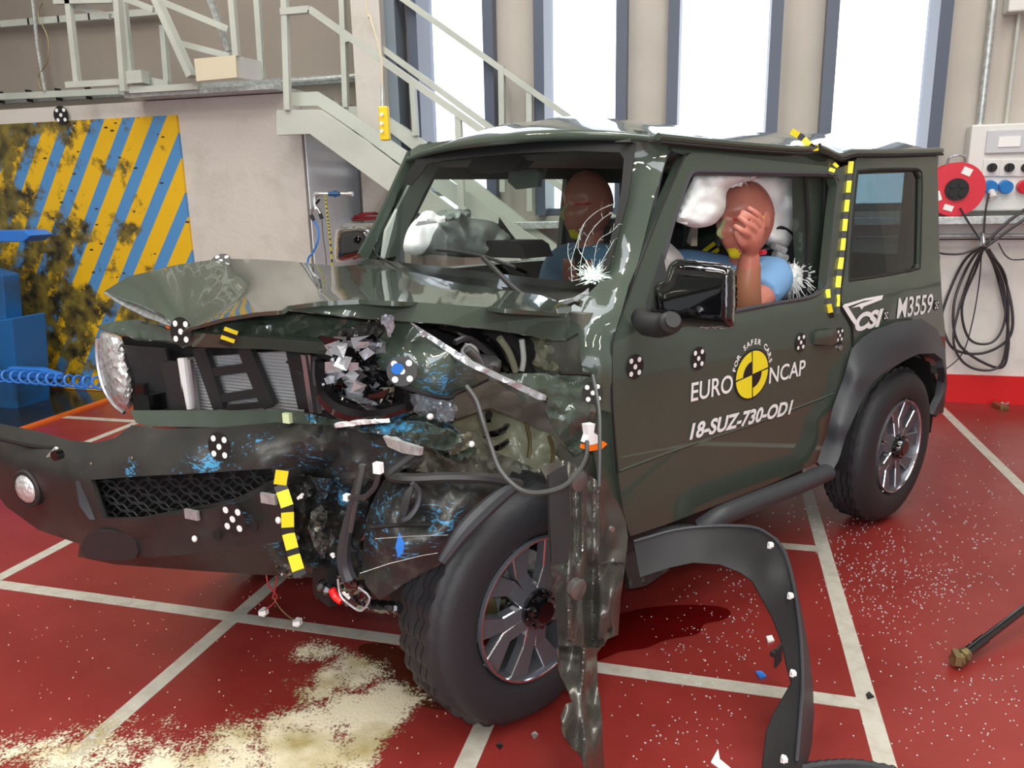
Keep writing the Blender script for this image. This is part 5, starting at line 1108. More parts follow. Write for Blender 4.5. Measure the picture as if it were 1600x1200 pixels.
# engine bay view under the raised bonnet
sheet('bay_grey_panel', M['olive'], CAR, [(828, 530, .50), (860, 522, .52), (904, 524, .58), (906, 580, .60), (860, 580, .56), (832, 566, .50)], 'y', cr=(22, .03, 4), step=6, thick=.006)
for nm, pl, v, r, mm in [('hose', [(690, 505), (720, 515), (760, 535), (800, 580)], .55, .016, 'gloss'), ('hose', [(745, 520), (790, 528), (815, 560), (825, 585)], .5, .024, 'int'), ('pipe', [(780, 528), (795, 550), (806, 580)], .58, .010, 'olive'), ('pipe', [(730, 545), (745, 560), (752, 575)], .62, .012, 'alu'), ('hose', [(710, 535), (735, 530), (770, 560), (775, 585)], .60, .008, 'cable'), ('pipe', [(815, 530), (818, 560), (815, 580)], .57, .008, 'steelpaint')]:
    bm = bmesh.new(); tube(bm, spline([cp(x, y, v) for x, y in pl], 6), r, 10); simple('engine_'+nm, bm, M[mm], CAR)
for x, y, v, s, mm in [(760, 572, .60, (.05, .03, .03), 'alu'), (735, 560, .55, (.03, .03, .04), 'white'), (800, 545, .45, (.10, .06, .06), 'int'), (860, 550, .48, (.05, .04, .05), 'galv')]:
    bm = bmesh.new(); blob(bm, cp(x, y, v), s, nu=10, nv=7, f=lambda d, p: p*(1+.25*noise.noise(d*3))); simple('engine_part', bm, M[mm], CAR)
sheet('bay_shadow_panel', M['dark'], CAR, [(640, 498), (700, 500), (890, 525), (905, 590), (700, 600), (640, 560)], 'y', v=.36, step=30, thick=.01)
sheet('bay_floor', M['olive2'], CAR, [(700, 600), (780, 582), (905, 584), (905, 600), (780, 640), (690, 640)], 'y', v=.52, step=14, thick=.01)
# crushed metal between bumper and flap
sheet('crushed_bright_panel', M['chrome'], CAR, [(640, 618, .60), (668, 612, .62), (706, 622, .66), (716, 638, .66), (708, 655, .66), (690, 660, .66), (660, 652, .63), (640, 640, .61)], 'y', cr=(22, .04, 6), step=4, thick=.004, sharp=30)
sheet('crumpled_valance', M['paint_scuffed'], CAR, [(484, 646, .42), (520, 655, .46), (560, 650, .50), (620, 655, .54), (660, 660, .57), (700, 672, .60), (720, 680, .62), (722, 700, .62), (690, 704, .60), (640, 690, .57), (600, 680, .54), (540, 668, .50), (484, 668, .46)], 'b', cr=(38, .045, 3), step=5, thick=.005, sharp=35)
sheet('bright_fold', M['white'], CAR, [(522, 662, .56), (560, 656, .57), (606, 654, .60), (608, 660, .60), (560, 664, .57), (524, 669, .56)], 'b', cr=(10, .01, 3), step=4, thick=.003)
sheet('crumpled_green_scrap', M['paint_scuffed'], CAR, [(618, 640, .60), (650, 648, .62), (700, 660, .66), (730, 690, .68), (745, 700, .70), (728, 722, .68), (700, 715, .66), (680, 700, .65), (640, 690, .62), (620, 668, .60)], 'y', cr=(32, .045, 8), step=4, thick=.004, sharp=35)
sheet('crumpled_olive_scrap', M['olive'], CAR, [(690, 684, .70), (712, 680, .71), (738, 676, .72), (732, 700, .72), (716, 708, .71), (704, 712, .70)], 'y', cr=(20, .03, 5), step=4, thick=.004, sharp=20)
bm = bmesh.new(); blob(bm, cp(737, 694, .74), (.008, .006, .008)); simple('white_bolt_cap', bm, M['white'], CAR)
bm = bmesh.new(); blob(bm, cp(672, 651, .70), (.009, .007, .008)); simple('white_bolt_cap', bm, M['white'], CAR)
bm = bmesh.new(); P = cp(449, 653, .47, 'b'); box(bm, P, (.012, .022, .026), rz=.4); simple('green_clip', bm, mat('pale_green_clip', (.62, .72, .42), .5), CAR, smooth=False)

sheet('grey_bracket', M['galv'], CAR, [(598, 682, .64), (656, 700, .68), (654, 712, .68), (628, 708, .66), (606, 698, .64)], 'b', step=8, thick=.01)
# black arch extension pushed over the wheel
arch = [(620, 737, .64), (650, 737, .68), (685, 740, .72), (747, 742, .78), (790, 748, .80), (812, 757, .80), (786, 776, .83), (750, 806, .85), (722, 832, .85), (702, 862, .85), (686, 884, .84), (660, 896, .82), (632, 912, .80), (612, 926, .78), (593, 937, .76), (572, 916, .70), (566, 890, .66), (568, 850, .64), (572, 810, .63), (586, 775, .62), (600, 750, .62)]
sheet('torn_arch_extension', M['grime'], CAR, arch, 'y', ctrl=[(640, 775, .80), (700, 780, .84), (680, 830, .86), (620, 860, .82), (600, 800, .74), (640, 745, .70), (720, 757, .82), (600, 900, .76), (660, 810, .78)], cr=(120, .03, 4), step=7, thick=.006, sharp=40)
bm = bmesh.new(); tube(bm, spline([cp(x, y, v+.01) for x, y, v in [(655, 706, .74), (635, 720, .72), (612, 738, .70), (612, 744, .70), (640, 748, .74), (700, 746, .79), (760, 748, .83), (812, 757, .83)]], 6), .013, 8); simple('arch_lip', bm, M['black'], CAR)
bm = bmesh.new(); tube(bm, spline([cp(x, y, v) for x, y, v in [(812, 757, .83), (786, 772, .86), (750, 803, .88), (720, 835, .88), (690, 878, .87)]], 6), [.010+.010*math.sin(PI*i/24) for i in range(25)], 8); simple('arch_edge', bm, M['flare'], CAR)
sheet('arch_slot', M['dark'], CAR, rnd([(630, 812, .815), (626, 790, .81), (634, 768, .815), (646, 756, .82), (642, 775, .825), (636, 800, .82)], 3), 'y', step=8, thick=.012)
bm = bmesh.new(); tube(bm, spline([cp(x, y, .83) for x, y in [(644, 755), (655, 768), (652, 790), (640, 808), (628, 814)]], 5), .006, 6); simple('slot_lip', bm, M['flare'], CAR)
seal('arch_fold', [(576, 824), (640, 820), (700, 822)], .815, .005, M['dark'], CAR, 'y', close=False)
sheet('blue_paint_chip', M['bluehose'], CAR, [(624, 832, .84), (632, 848, .845), (630, 864, .845), (622, 872, .84), (618, 855, .84)], 'y', step=5, thick=.003)

bm = bmesh.new()
for pl in ([(586, 842), (640, 838), (700, 836)], [(562, 896), (610, 880), (660, 868), (684, 864)]): tube(bm, [cp(x, y, .862) for x, y in pl], .0007, 4)
simple('scratch', bm, M['galv'], CAR)
# black plastic edge strip running up the torn corner
bm = bmesh.new(); tube(bm, spline([cp(x, y, v, 'b') for x, y, v in [(566, 728, .66), (556, 770, .64), (545, 815, .62), (538, 850, .61), (538, 880, .60), (546, 905, .60)]], 6), [.008+.012*i/30 for i in range(31)], 8); simple('bent_edge_strip', bm, M['flare'], CAR)
# lower dark bracket and hoses
sheet('bent_lower_bracket', M['gloss'], CAR, [(527, 900, .52), (545, 896, .54), (560, 915, .55), (578, 930, .56), (572, 950, .55), (560, 954, .54), (540, 940, .53), (528, 920, .52)], 'b', cr=(25, .02, 3), step=6, thick=.006)
seal('bright_bracket_edge', [(528, 905), (532, 930), (548, 946), (565, 954), (578, 934), (560, 918)], .57, .003, M['chrome'], CAR, 'b', close=False)
bm = bmesh.new(); tube(bm, spline([cp(x, y, .50, 'b') for x, y in [(500, 912), (540, 935), (580, 946), (625, 950)]], 8), [.014+.004*(i % 2) for i in range(25)], 8); simple('ribbed_hose', bm, M['gloss'], CAR)
bm = bmesh.new(); tube(bm, spline([cp(x, y, .56, 'b') for x, y in [(518, 920), (524, 932), (534, 940)]], 4), .010, 8); simple('red_plastic_part', bm, mat('bright_red_plastic', (.8, .01, .01), .3), CAR)
# wiring
def wire(nm, pl, r, m, ax='y', parent=CAR, n=8):
    bm = bmesh.new(); tube(bm, spline([cp(x, y, v, ax) for x, y, v in pl], n), r, 6); return simple(nm, bm, m, parent)
wire('loose_wire', [(728, 602, .80), (744, 625, .82), (755, 660, .84), (768, 700, .86), (782, 735, .90), (810, 763, .94), (840, 770, .96), (880, 760, .97), (905, 735, .95), (916, 712, .90), (917, 690, .86)], .0055, M['wire'])
wire('loose_wire', [(926, 586, .80), (936, 640, .86), (937, 700, .90), (936, 760, .92)], .005, M['wire'])
wire('loose_wire', [(568, 726, .70), (562, 755, .70), (555, 790, .69), (548, 830, .66)], .006, M['wire'], 'b')
wire('loose_wire', [(592, 738, .74), (586, 760, .74), (570, 776, .73), (550, 778, .71), (543, 776, .68)], .006, M['cable'], 'b')
bm = bmesh.new(); box(bm, cp(591, 731, .75, 'b'), (.014, .017, .022), rz=.4); simple('white_connector', bm, M['white'], CAR, smooth=False)
bm = bmesh.new(); box(bm, cp(542, 777, .70, 'b'), (.012, .012, .014), rz=.4); simple('white_connector', bm, M['white'], CAR, smooth=False)
wire('hanging_red_wire', [(416, 898, .44), (420, 915, .44), (432, 930, .42), (428, 942, .40), (414, 953, .38)], .0025, M['redwire'], 'b')
wire('hanging_red_wire', [(433, 898, .44), (430, 918, .43), (426, 935, .42)], .0025, M['redwire'], 'b')
wire('hanging_red_wire', [(426, 930, .42), (436, 948, .40), (450, 962, .38), (463, 970, .36)], .0022, M['brass'], 'b')
for x, y, v in ((412, 956, .38), (465, 972, .36)):
    bm = bmesh.new(); P = cp(x, y, v, 'b'); box(bm, P, (.022, .018, .018), rz=.5); box(bm, P+Vector((.008, .008, .004)), (.010, .020, .012), rz=1.1); simple('white_plug', bm, M['white'], CAR, smooth=False)
# side indicator lamp and white plug hanging at the wing
bm = bmesh.new(); 
lamp = empty('side_indicator'); lamp.parent = CAR
sheet('orange_lens', M['orange'], lamp, [(915, 696), (930, 694), (944, 690), (949, 694), (940, 702), (922, 705), (914, 702)], 'y', v=.86, ctrl=[], step=6, thick=.018)
sheet('white_plug', M['white'], lamp, [(918, 664), (930, 662), (928, 676), (934, 680), (936, 692), (922, 696), (916, 692), (920, 680)], 'y', v=.86, step=6, thick=.02)
bm.free()
# crumpled metal wheelhouse liner hanging down to the floor
liner = [(844, 731, .78), (866, 722, .79), (883, 719, .80), (900, 726, .81), (917, 738, .82), (933, 752, .82), (944, 748, .83), (952, 765, .84), (968, 790, .84), (978, 815, .85), (981, 840, .85), (978, 875, .86), (970, 933, .88), (966, 992, .90), (950, 998, .91), (933, 1021, .92), (934, 1075, .96), (940, 1117, .99), (944, 1196, 1.05), (946, 1240, 1.06), (924, 1215, 1.06), (905, 1180, 1.04), (884, 1152, 1.02), (876, 1120, .99), (884, 1100, .98), (896, 1096, .97), (885, 1075, .95), (875, 1046, .93), (871, 992, .90), (866, 933, .88), (860, 879, .86), (858, 804, .83), (856, 752, .80)]
def liner_fn(x, y):
    e = .030*math.sin((x-870)/11.0)*min(1, max(0, (y-860)/60)) if y < 1010 else .018*math.sin((x-870)/9.0+y/30)
    e += .030*math.exp(-((x-912)/9)**2)+(.018*math.exp(-((x-936)/7)**2)+.012*math.exp(-((x-890)/7)**2)+.03*max(0, math.sin((x*.8+y*.35)/17))*math.exp(-((y-905)/50)**2) if y < 1000 else 0)
    return e+crumple(x, y, 42, .007+.010*(y > 880), 6, False)*1.6
lin = empty('hanging_wheelhouse_liner'); lin.parent = CAR
sheet('liner_sheet', M['liner'] if 'liner' in M else mat('crumpled_brown_grey_metal', (.105, .10, .088), .24, .55, 0, .8), lin, liner, 'y', fn=liner_fn, step=3.6, thick=.005, sharp=45)
sheet('liner_rubber_flap', M['black'], lin, [(857, 742, .84), (884, 726, .84), (890, 760, .86), (892, 830, .88), (888, 880, .89), (862, 880, .88), (859, 800, .86)], 'y', step=8, thick=.006)
for x, y, v in ((904, 752, .875), (902, 920, .93)):
    bm = bmesh.new(); P = cp(x, y, v+.02); tube(bm, [P-Vector((0, .01, 0)), P+Vector((0, .006, 0)), P+Vector((0, .009, 0))], [.026, .026, .020], 20); simple('round_plug', bm, M['foil'], lin)
bm = bmesh.new(); P = cp(952, 983, .945); tube(bm, [P, P+Vector((0, .004, 0))], .008, 10); simple('liner_hole', bm, M['dark'], lin)
bm = bmesh.new(); P = cp(954, 826, .885); tube(bm, [P, P+Vector((0, .008, 0))], .008, 10); simple('liner_rivet', bm, M['alu'], lin)
# mirrors
MR = empty('door_mirror'); MR.parent = CAR
mo = [(1018, 452), (1026, 440), (1038, 434), (1044, 416), (1054, 407), (1066, 405), (1132, 412), (1145, 418), (1149, 428), (1148, 500), (1142, 512), (1120, 514), (1060, 508), (1024, 500), (1016, 490)]
MO = rnd(mo, 3)
sheet('mirror_housing', M['gloss'], MR, MO, 'x', v=-.585, pil=(.055, 20), step=5, thick=.07, sharp=60)
bm = bmesh.new(); tube(bm, spline([cp(1002, 496, .74), cp(1012, 506, .80), cp(1040, 508, .88), cp(1052, 500, .93)], 5), [.030, .032, .032, .032, .033, .034, .034, .034, .034, .032, .03, .03, .03, .03, .02, .02], 12); simple('mirror_arm', bm, M['black'], MR)
MR2 = empty('door_mirror'); MR2.parent = CAR
sheet('mirror_housing', M['gloss'], MR2, rnd([(524, 365), (530, 357), (560, 354), (574, 358), (580, 370), (578, 390), (570, 402), (545, 408), (526, 409), (522, 395)], 3), 'x', v=-.585, pil=(.055, 14), step=4, thick=.07, sharp=60)
bm = bmesh.new(); tube(bm, [cp(565, 395, -.60, 'x'), cp(588, 392, -.60, 'x')], .025, 10); simple('mirror_arm', bm, M['gloss'], MR2)

# ------------------------------------------------------------ lettering and targets on the side
def side_frame(px, py):
    P = cp(px, py, 0, 'side'); return P
def lettering(nm, items, m, parent=CAR, bold=.0, shear=.0):
    """items: (text, start px point, end px point, cap height m) written onto the body side"""
    bmj = bmesh.new()
    for (txt, a, b, H) in items:
        cu = bpy.data.curves.new('t', 'FONT'); cu.body = txt; cu.size = 1; cu.offset = bold; cu.shear = shear; cu.resolution_u = 4
        ob = bpy.data.objects.new('t', cu); COL.objects.link(ob)
        me = bpy.data.meshes.new_from_object(ob.evaluated_get(bpy.context.evaluated_depsgraph_get())) if False else ob.to_mesh()
        P0 = side_frame(*a); P1 = side_frame(*b); xs = [v.co.x for v in me.vertices]; x0, x1 = min(xs), max(xs)
        ys = [v.co.y for v in me.vertices]; y1 = max(ys); y0 = min(0, min(ys)) if txt not in 'Q' else 0
        vv = []
        for v in me.vertices:
            t = (v.co.x-x0)/(x1-x0); X = P0.x+(P1.x-P0.x)*t; Z = P0.z+(P1.z-P0.z)*t + v.co.y/y1*H
            vv.append(bmj.verts.new((X, yside(Z)+.0035, Z)))
        for f in me.polygons:
            try: bmj.faces.new([vv[i] for i in f.vertices])
            except ValueError: pass
        ob.to_mesh_clear(); bpy.data.objects.remove(ob); bpy.data.curves.remove(cu)
    for f in bmj.faces:
        f.normal_update()
        if f.normal.y < 0: f.normal_flip()
    return link(nm, bmj, m, parent, smooth=False)
def side_h(px, py0, py1):
    return abs(side_frame(px, py1).z-side_frame(px, py0).z)
lettering('euro_lettering', [('EURO', (1078, 627), (1143, 612), side_h(1110, 590, 618))], M['white'], door, bold=.012)
lettering('ncap_lettering', [('NCAP', (1200, 599), (1256, 585), side_h(1228, 570, 594))], M['white'], door, bold=.012)
lettering('test_number_lettering', [('18-SUZ-730-OD1', (1076, 686), (1236, 645), side_h(1150, 648, 670))], M['white'], door, bold=.035, shear=.2)
lettering('m3559_lettering', [('M3559', (1400, 497), (1455, 488), side_h(1428, 462, 492))], M['white'], CAR, bold=.012, shear=.08)
lettering('csi_lettering', [('CSI', (1334, 517), (1378, 507), side_h(1356, 486, 512))], M['white'], CAR, bold=.05, shear=.3)
def side_poly(nm, polys, m, parent, h=.0035):
    bm = bmesh.new()
    for pl in polys:
        v = [bm.verts.new(cp(x, y, h, 'side')) for x, y in pl]; f = bm.faces.new(v); f.normal_update()
        if f.normal.y < 0: f.normal_flip()
    return simple(nm, bm, m, parent, smooth=False) if False else link(nm, bm, m, parent, smooth=False)
side_poly('csi_swoosh', [[(1316, 478), (1322, 474), (1346, 513), (1342, 516), (1330, 500)], [(1318, 476), (1352, 466), (1380, 461), (1378, 468), (1350, 479), (1346, 484), (1343, 479), (1330, 481), (1345, 474), (1366, 468), (1350, 470), (1322, 480)]], M['white'], CAR)
# round emblem
E0 = side_frame(1174, 585); RE = abs(side_frame(1174, 622).z-side_frame(1174, 547).z)/2; RX = abs(side_frame(1149, 585).x-side_frame(1200, 585).x)/2
def emb(nm, shapes, m, h):
    bm = bmesh.new()
    for pl in shapes:
        v = [bm.verts.new((E0.x-x*RX, yside(E0.z+z*RE)+h, E0.z+z*RE)) for x, z in pl]; f = bm.faces.new(v); f.normal_update()
        if f.normal.y < 0: f.normal_flip()
    return link(nm, bm, m, em, smooth=False)
em = empty('round_emblem'); em.parent = door
def arcp(r, a0, a1, n=14): return [(r*math.cos(a0+(a1-a0)*i/n), r*math.sin(a0+(a1-a0)*i/n)) for i in range(n+1)]
T0 = .10
emb('emblem_border', [arcp(1.03, 0, 2*PI-.01, 48)], M['tapeblack'], .0030)
g = .035
emb('emblem_yellow_disc', [[(0+g*.5*sx+0, g*.5*sz)]+arcp(.96, k*PI/2+T0+g, (k+1)*PI/2+T0-g) for k, sx, sz in ((0, 1, 1), (1, -1, 1), (2, -1, -1), (3, 1, -1))], M['yellow'], .0038)
emb('emblem_black_quadrants', [[(0, 0)]+arcp(.56, PI/2+T0, PI+T0), [(0, 0)]+arcp(.56, 3*PI/2+T0, 2*PI+T0)], M['tapeblack'], .0046)
txt = 'FOR SAFER CARS'; bmj = bmesh.new()
for i, ch in enumerate(txt):
    if ch == ' ': continue
    a = math.radians(163-(163-17)*i/(len(txt)-1)); cu = bpy.data.curves.new('t', 'FONT'); cu.body = ch; cu.size = 1; cu.offset = .03; cu.align_x = 'CENTER'; cu.resolution_u = 3
    ob = bpy.data.objects.new('t', cu); COL.objects.link(ob); me = ob.to_mesh(); s = .30; vv = []
    for v in me.vertices:
        lx, lz = v.co.x*s*1.15, v.co.y*s; ca, sa = math.cos(a-PI/2), math.sin(a-PI/2); X = 1.22*math.cos(a)+lx*ca-lz*sa; Z = 1.22*math.sin(a)+lx*sa+lz*ca
        Zw = E0.z+Z*RE; vv.append(bmj.verts.new((E0.x-X*RE, yside(Zw)+.0035, Zw)))
    for f in me.polygons:
        try: bmj.faces.new([vv[j] for j in f.vertices])
        except ValueError: pass
    ob.to_mesh_clear(); bpy.data.objects.remove(ob); bpy.data.curves.remove(cu)
for f in bmj.faces:
    f.normal_update()
    if f.normal.y < 0: f.normal_flip()
link('for_safer_cars_lettering', bmj, M['white'], em, smooth=False)
def tgt(px, py, v, ax, n, r, parent=CAR, up=(0, 0, 1)): return marker('target_sticker', cp(px, py, v, ax), n, up, r, parent)
for px, py, r in ((992, 573, .036), (1091, 560, .036), (1251, 535, .034), (1312, 524, .030), (1384, 493, .020), (1463, 477, .022)): tgt(px, py, .003, 'side', (0, 1, 0), r)
tgt(926, 614, .80, 'y', (.5, 1, .3), .030); tgt(628, 580, .715, 'y', (.6, 1, .1), .034)
sheet('blue_paint_dab', M['bluehose'], CAR, rnd([(612, 576), (618, 568), (627, 569), (631, 575), (626, 583), (619, 585), (613, 582)], 3), 'y', v=.738, step=6, thick=.002); tgt(343, 698, .585, 'b', (1, .46, .1), .038); tgt(364, 811, .615, 'b', (1, .46, 0), .042)
tgt(283, 518, .44, 'b', (1, .46, .1), .040); tgt(345, 408, -.54, 'y', (.5, .5, .8), .034)

# ================================================================== AIRBAGS
AB = empty('airbags'); AB.parent = CAR
def bag(nm, pl, ax, v0, bulge, m='airbag', thick=.05, step=6, seed=3, cr=None, parent=AB):
    return sheet(nm, M[m], parent, rnd(pl, 3), ax, v=v0, pil=(bulge, 26), step=step, thick=thick, cr=cr or (40, .016, seed), sharp=60)
bag('curtain_airbag', [(1090, 272), (1130, 270), (1180, 271), (1176, 282), (1152, 286), (1136, 300), (1134, 322), (1128, 338), (1112, 352), (1086, 356), (1066, 350), (1056, 342), (1068, 310), (1080, 284)], 'y', .585, .05)
bag('curtain_airbag', [(1150, 270), (1242, 272), (1251, 300), (1255, 330), (1249, 362), (1240, 380), (1224, 392), (1200, 384), (1186, 366), (1190, 340), (1180, 300), (1160, 284)], 'y', .46, .05, seed=8)
bag('steering_airbag', [(1000, 440), (1006, 400), (1022, 372), (1042, 376), (1068, 402), (1060, 420), (1040, 470), (1010, 490)], 'y', .40, .07, seed=5)
bag('passenger_airbag', [(631, 392), (634, 366), (648, 344), (672, 336), (690, 328), (722, 327), (736, 340), (770, 346), (796, 362), (812, 384), (818, 402), (770, 402), (720, 402), (680, 398), (650, 400)], 'y', -.36, .09, seed=2, cr=(40, .03, 2), thick=.08)
bag('folded_airbag_flap', [(648, 352), (660, 332), (676, 330), (690, 338), (730, 326), (734, 338), (700, 346), (670, 350)], 'y', -.24, .02, seed=4, cr=(12, .02, 2), thick=.02, step=5)
# door-side interior: seat belt, sensors, far curtain
bm = bmesh.new(); tube(bm, spline([cp(1246, 372, .48), cp(1220, 356, .50), cp(1200, 366, .50)]), .009, 8); tube(bm, spline([cp(1225, 388, .50), cp(1205, 388, .50), cp(1188, 392, .50)]), .006, 6); simple('instrument_lead', bm, M['cable'], CAR)
bm = bmesh.new(); a = cp(1210, 396, .52); b = cp(1228, 404, .54); tube(bm, [a, b], .016, 10); tube(bm, [a+Vector((.01, 0, .03)), b+Vector((.01, 0, .03))], .014, 10); simple('sensor_plug', bm, M['galv'], CAR)
bm = bmesh.new(); a = cp(1188, 395, .54); tube(bm, [a, a+Vector((-.03, 0, .0))], .010, 8); simple('red_connector', bm, M['redplastic'], CAR)
sheet('seat_side_shoulder', M['int'], CAR, [(1180, 405), (1225, 400), (1245, 380), (1262, 395), (1262, 460), (1200, 460)], 'y', v=.40, step=20, thick=.04)
tape('hazard_tape', [(1106, 284+100, .10), (1112, 392, .10), (1118, 402, .10)], .06, 'y', dash=.09)
bm = bmesh.new(); rr = random.Random(4); c = cp(1238, 436, .56)
blob(bm, c, (.055, .045, .055), nu=18, nv=12, f=lambda d, p: p*(1+.3*noise.noise(d*4)))
for i in range(150):
    d = Vector((rr.gauss(0, 1), rr.gauss(0, 1)+.4, rr.gauss(0, 1))).normalized(); a = c+d*.045; b = c+d*rr.uniform(.065, .095)+Vector((0, 0, -.01)); tube(bm, [a, (a+b)/2+Vector((rr.uniform(-.006, .006), 0, rr.uniform(-.004, .008))), b], .0016, 4)
tag(simple('white_fibre_bundle', bm, M['white'], CAR), None, None, None, 'stuff')

# ================================================================== DUMMIES
def head(nm, C_, R, s, parent, face):
    """face looks along +x of R; s = overall scale"""
    bm = bmesh.new()
    def f(d, p):
        x, y, z = d
        q = Vector((x*.105, y*.082, z*.125))
        if z < 0: q.x *= 1-.10*z*z; q.y *= 1-.30*z*z       # jaw narrows
        if x > 0:
            q.x *= .93
            q.x -= .014*math.exp(-((z-.12)/.16)**2)*min(1, abs(y)*4)*(abs(y) < .75)      # eye hollows
            q.x += .034*math.exp(-((z+.16)/.20)**2-(y/.15)**2)*(1 if z < .2 else 0)           # nose
            q.x += .008*math.exp(-((z+.46)/.07)**2-(y/.28)**2)                              # upper lip
            q.x += .007*math.exp(-((z+.58)/.07)**2-(y/.25)**2)
            q.x += .014*math.exp(-((z+.84)/.14)**2-(y/.35)**2)                              # chin
            q.x += .004*math.exp(-((z-.32)/.08)**2-(y/.6)**2)                               # brow
            q.x += .020*max(0, -z)*(1-min(1, abs(y)*1.2))
        else:
            q.x *= 1.04 if z > 0 else 1-.25*z*z
        return q*s
    blob(bm, (0, 0, 0), (1, 1, 1), nu=64, nv=48, f=f)
    for fc in bm.faces:
        c = fc.calc_center_median()/s; fc.material_index = 0
        if c.x > .03 and .006 < c.z < .020 and .02 < abs(c.y) < .07: fc.material_index = 1            # red brow band
        if c.x > .06 and abs(c.y) < .008 and -.04 < c.z < .015: fc.material_index = 2            # nose stripe
        if c.x > .05 and -.112 < c.z < -.078 and abs(c.y) < .022: fc.material_index = 3          # chin patch
    for sy in (1, -1):                                                                           # ears
        blob(bm, (-.005*s, sy*.083*s, -.005*s), (.018*s, .008*s, .030*s), nu=12, nv=8)
    fixn(bm); bm.transform(Matrix.Translation(C_) @ R.to_4x4())
    return link(nm, bm, [M['skin'], M['redpaint'], mat('dull_green_yellow_mark', (.42, .48, .22), .5) , M['yellow']], parent, sharp=80)
def fuse(o, vox, sm=4):
    r = o.modifiers.new('fuse', 'REMESH'); r.mode = 'VOXEL'; r.voxel_size = vox; r.use_smooth_shade = True
    s_ = o.modifiers.new('soft', 'SMOOTH'); s_.iterations = sm; s_.factor = .5; return o
def limb(bm, pts, rad, n=14):
    P = spline(pts, 5); k = len(P); R_ = []
    for i in range(k):
        t = i/(k-1)*(len(rad)-1); a = int(min(t, len(rad)-2)); R_.append(rad[a]+(rad[a+1]-rad[a])*(t-a))
    tube(bm, P, R_, n)
def V(*a): return Vector(a)
DR = empty('crash_test_dummy', c2w(cp(1170, 345, .50)), CAR_A, 'driver crash dummy in a blue shirt with its left hand raised over its face', 'crash dummy')
DR.location.z = .62
def dl(p): q = Vector(p)-c2v(DR.location-CO); return q
hc = cp(1163, 343, .47)
Rh = Matrix.Rotation(math.radians(-6), 3, 'Z') @ Matrix.Rotation(math.radians(8), 3, 'Y') @ Matrix.Rotation(math.radians(4), 3, 'X')
head('head', dl(hc), Rh, 1.17, DR, True)
bm = bmesh.new()
nk = hc+V(-.02, -.01, -.20)
limb(bm, [dl(hc+V(-.02, 0, -.06)), dl(hc+V(-.025, -.01, -.14)), dl(nk)], [.058, .056, .062])
limb(bm, [dl(nk), dl(nk+V(-.03, -.06, -.22)), dl(nk+V(-.02, -.08, -.42))], [.13, .155, .15])
shL = cp(1208, 432, .54); shR = hc+V(-.02, -.34, -.20)
limb(bm, [dl(nk+V(0, 0, -.04)), dl(shL)], [.08, .062]); limb(bm, [dl(nk+V(0, 0, -.04)), dl(shR)], [.08, .062])
el = cp(1166, 486, .60); wr = cp(1172, 398, .63)
limb(bm, [dl(shL), dl((shL+el)/2+V(.0, .01, -.01)), dl(el)], [.058, .054, .048])
limb(bm, [dl(el), dl(el*.5+wr*.5+V(.008, .0, 0)), dl(wr)], [.050, .044, .033])
limb(bm, [dl(shR), dl(shR+V(.10, -.02, -.16)), dl(shR+V(.28, .04, -.20)), dl(shR+V(.40, .08, -.16))], [.055, .05, .042, .032])
for sy in (-.12, .10): limb(bm, [dl(nk+V(.0, sy-.06, -.46)), dl(V(-1.12, .34+sy, .80)), dl(V(-.95, .34+sy, .60))], [.09, .075, .06])
# palm and fingers over the brow
pw = wr; kn = [cp(1190, 346, .655), cp(1187, 354, .665), cp(1181, 362, .668), cp(1172, 369, .665)]
for k in kn: limb(bm, [dl(pw), dl(pw*.45+k*.55+V(.0, .006, 0)), dl(k)], [.026, .021, .015], n=10)
tips = [[(1182, 334, .658), (1167, 324, .635)], [(1174, 340, .668), (1157, 330, .640)], [(1168, 350, .67), (1153, 338, .642)], [(1160, 361, .665), (1146, 352, .64)]]
for k, tp in zip(kn, tips): limb(bm, [dl(k), dl(cp(*tp[0])), dl(cp(*tp[1]))], [.0135, .0115, .0095], n=10)
limb(bm, [dl(pw+V(.0, -.01, .02)), dl(cp(1160, 380, .645)), dl(cp(1153, 368, .64)), dl(cp(1149, 360, .63))], [.019, .016, .0125, .011], n=10)
fixn(bm); fuse(link('body', bm, M['skin'], DR), .0048, 6)
bm = bmesh.new(); limb(bm, [dl(el*.9+wr*.1), dl(el*.5+wr*.5+V(.008, 0, 0)), dl(el*.16+wr*.84)], [.0535, .048, .038]); simple('forearm_sleeve', bm, M['skin2'], DR)
bm = bmesh.new()
limb(bm, [dl(nk+V(0, 0, .005)), dl(nk+V(-.03, -.06, -.22)), dl(nk+V(-.02, -.08, -.40))], [.10, .175, .17])
limb(bm, [dl(nk+V(0, 0, -.04)), dl(shL), dl(shL*.45+el*.55)], [.095, .078, .074]); limb(bm, [dl(nk+V(0, 0, -.04)), dl(shR), dl(shR+V(.07, -.02, -.12))], [.095, .078, .074])
fixn(bm); fuse(link('shirt', bm, M['shirt'], DR), .012, 5)
bm = bmesh.new(); P = cp(1192, 342, .60); box(bm, dl(P), (.012, .004, .02)); simple('yellow_marker', bm, M['yellow'], DR, smooth=False)

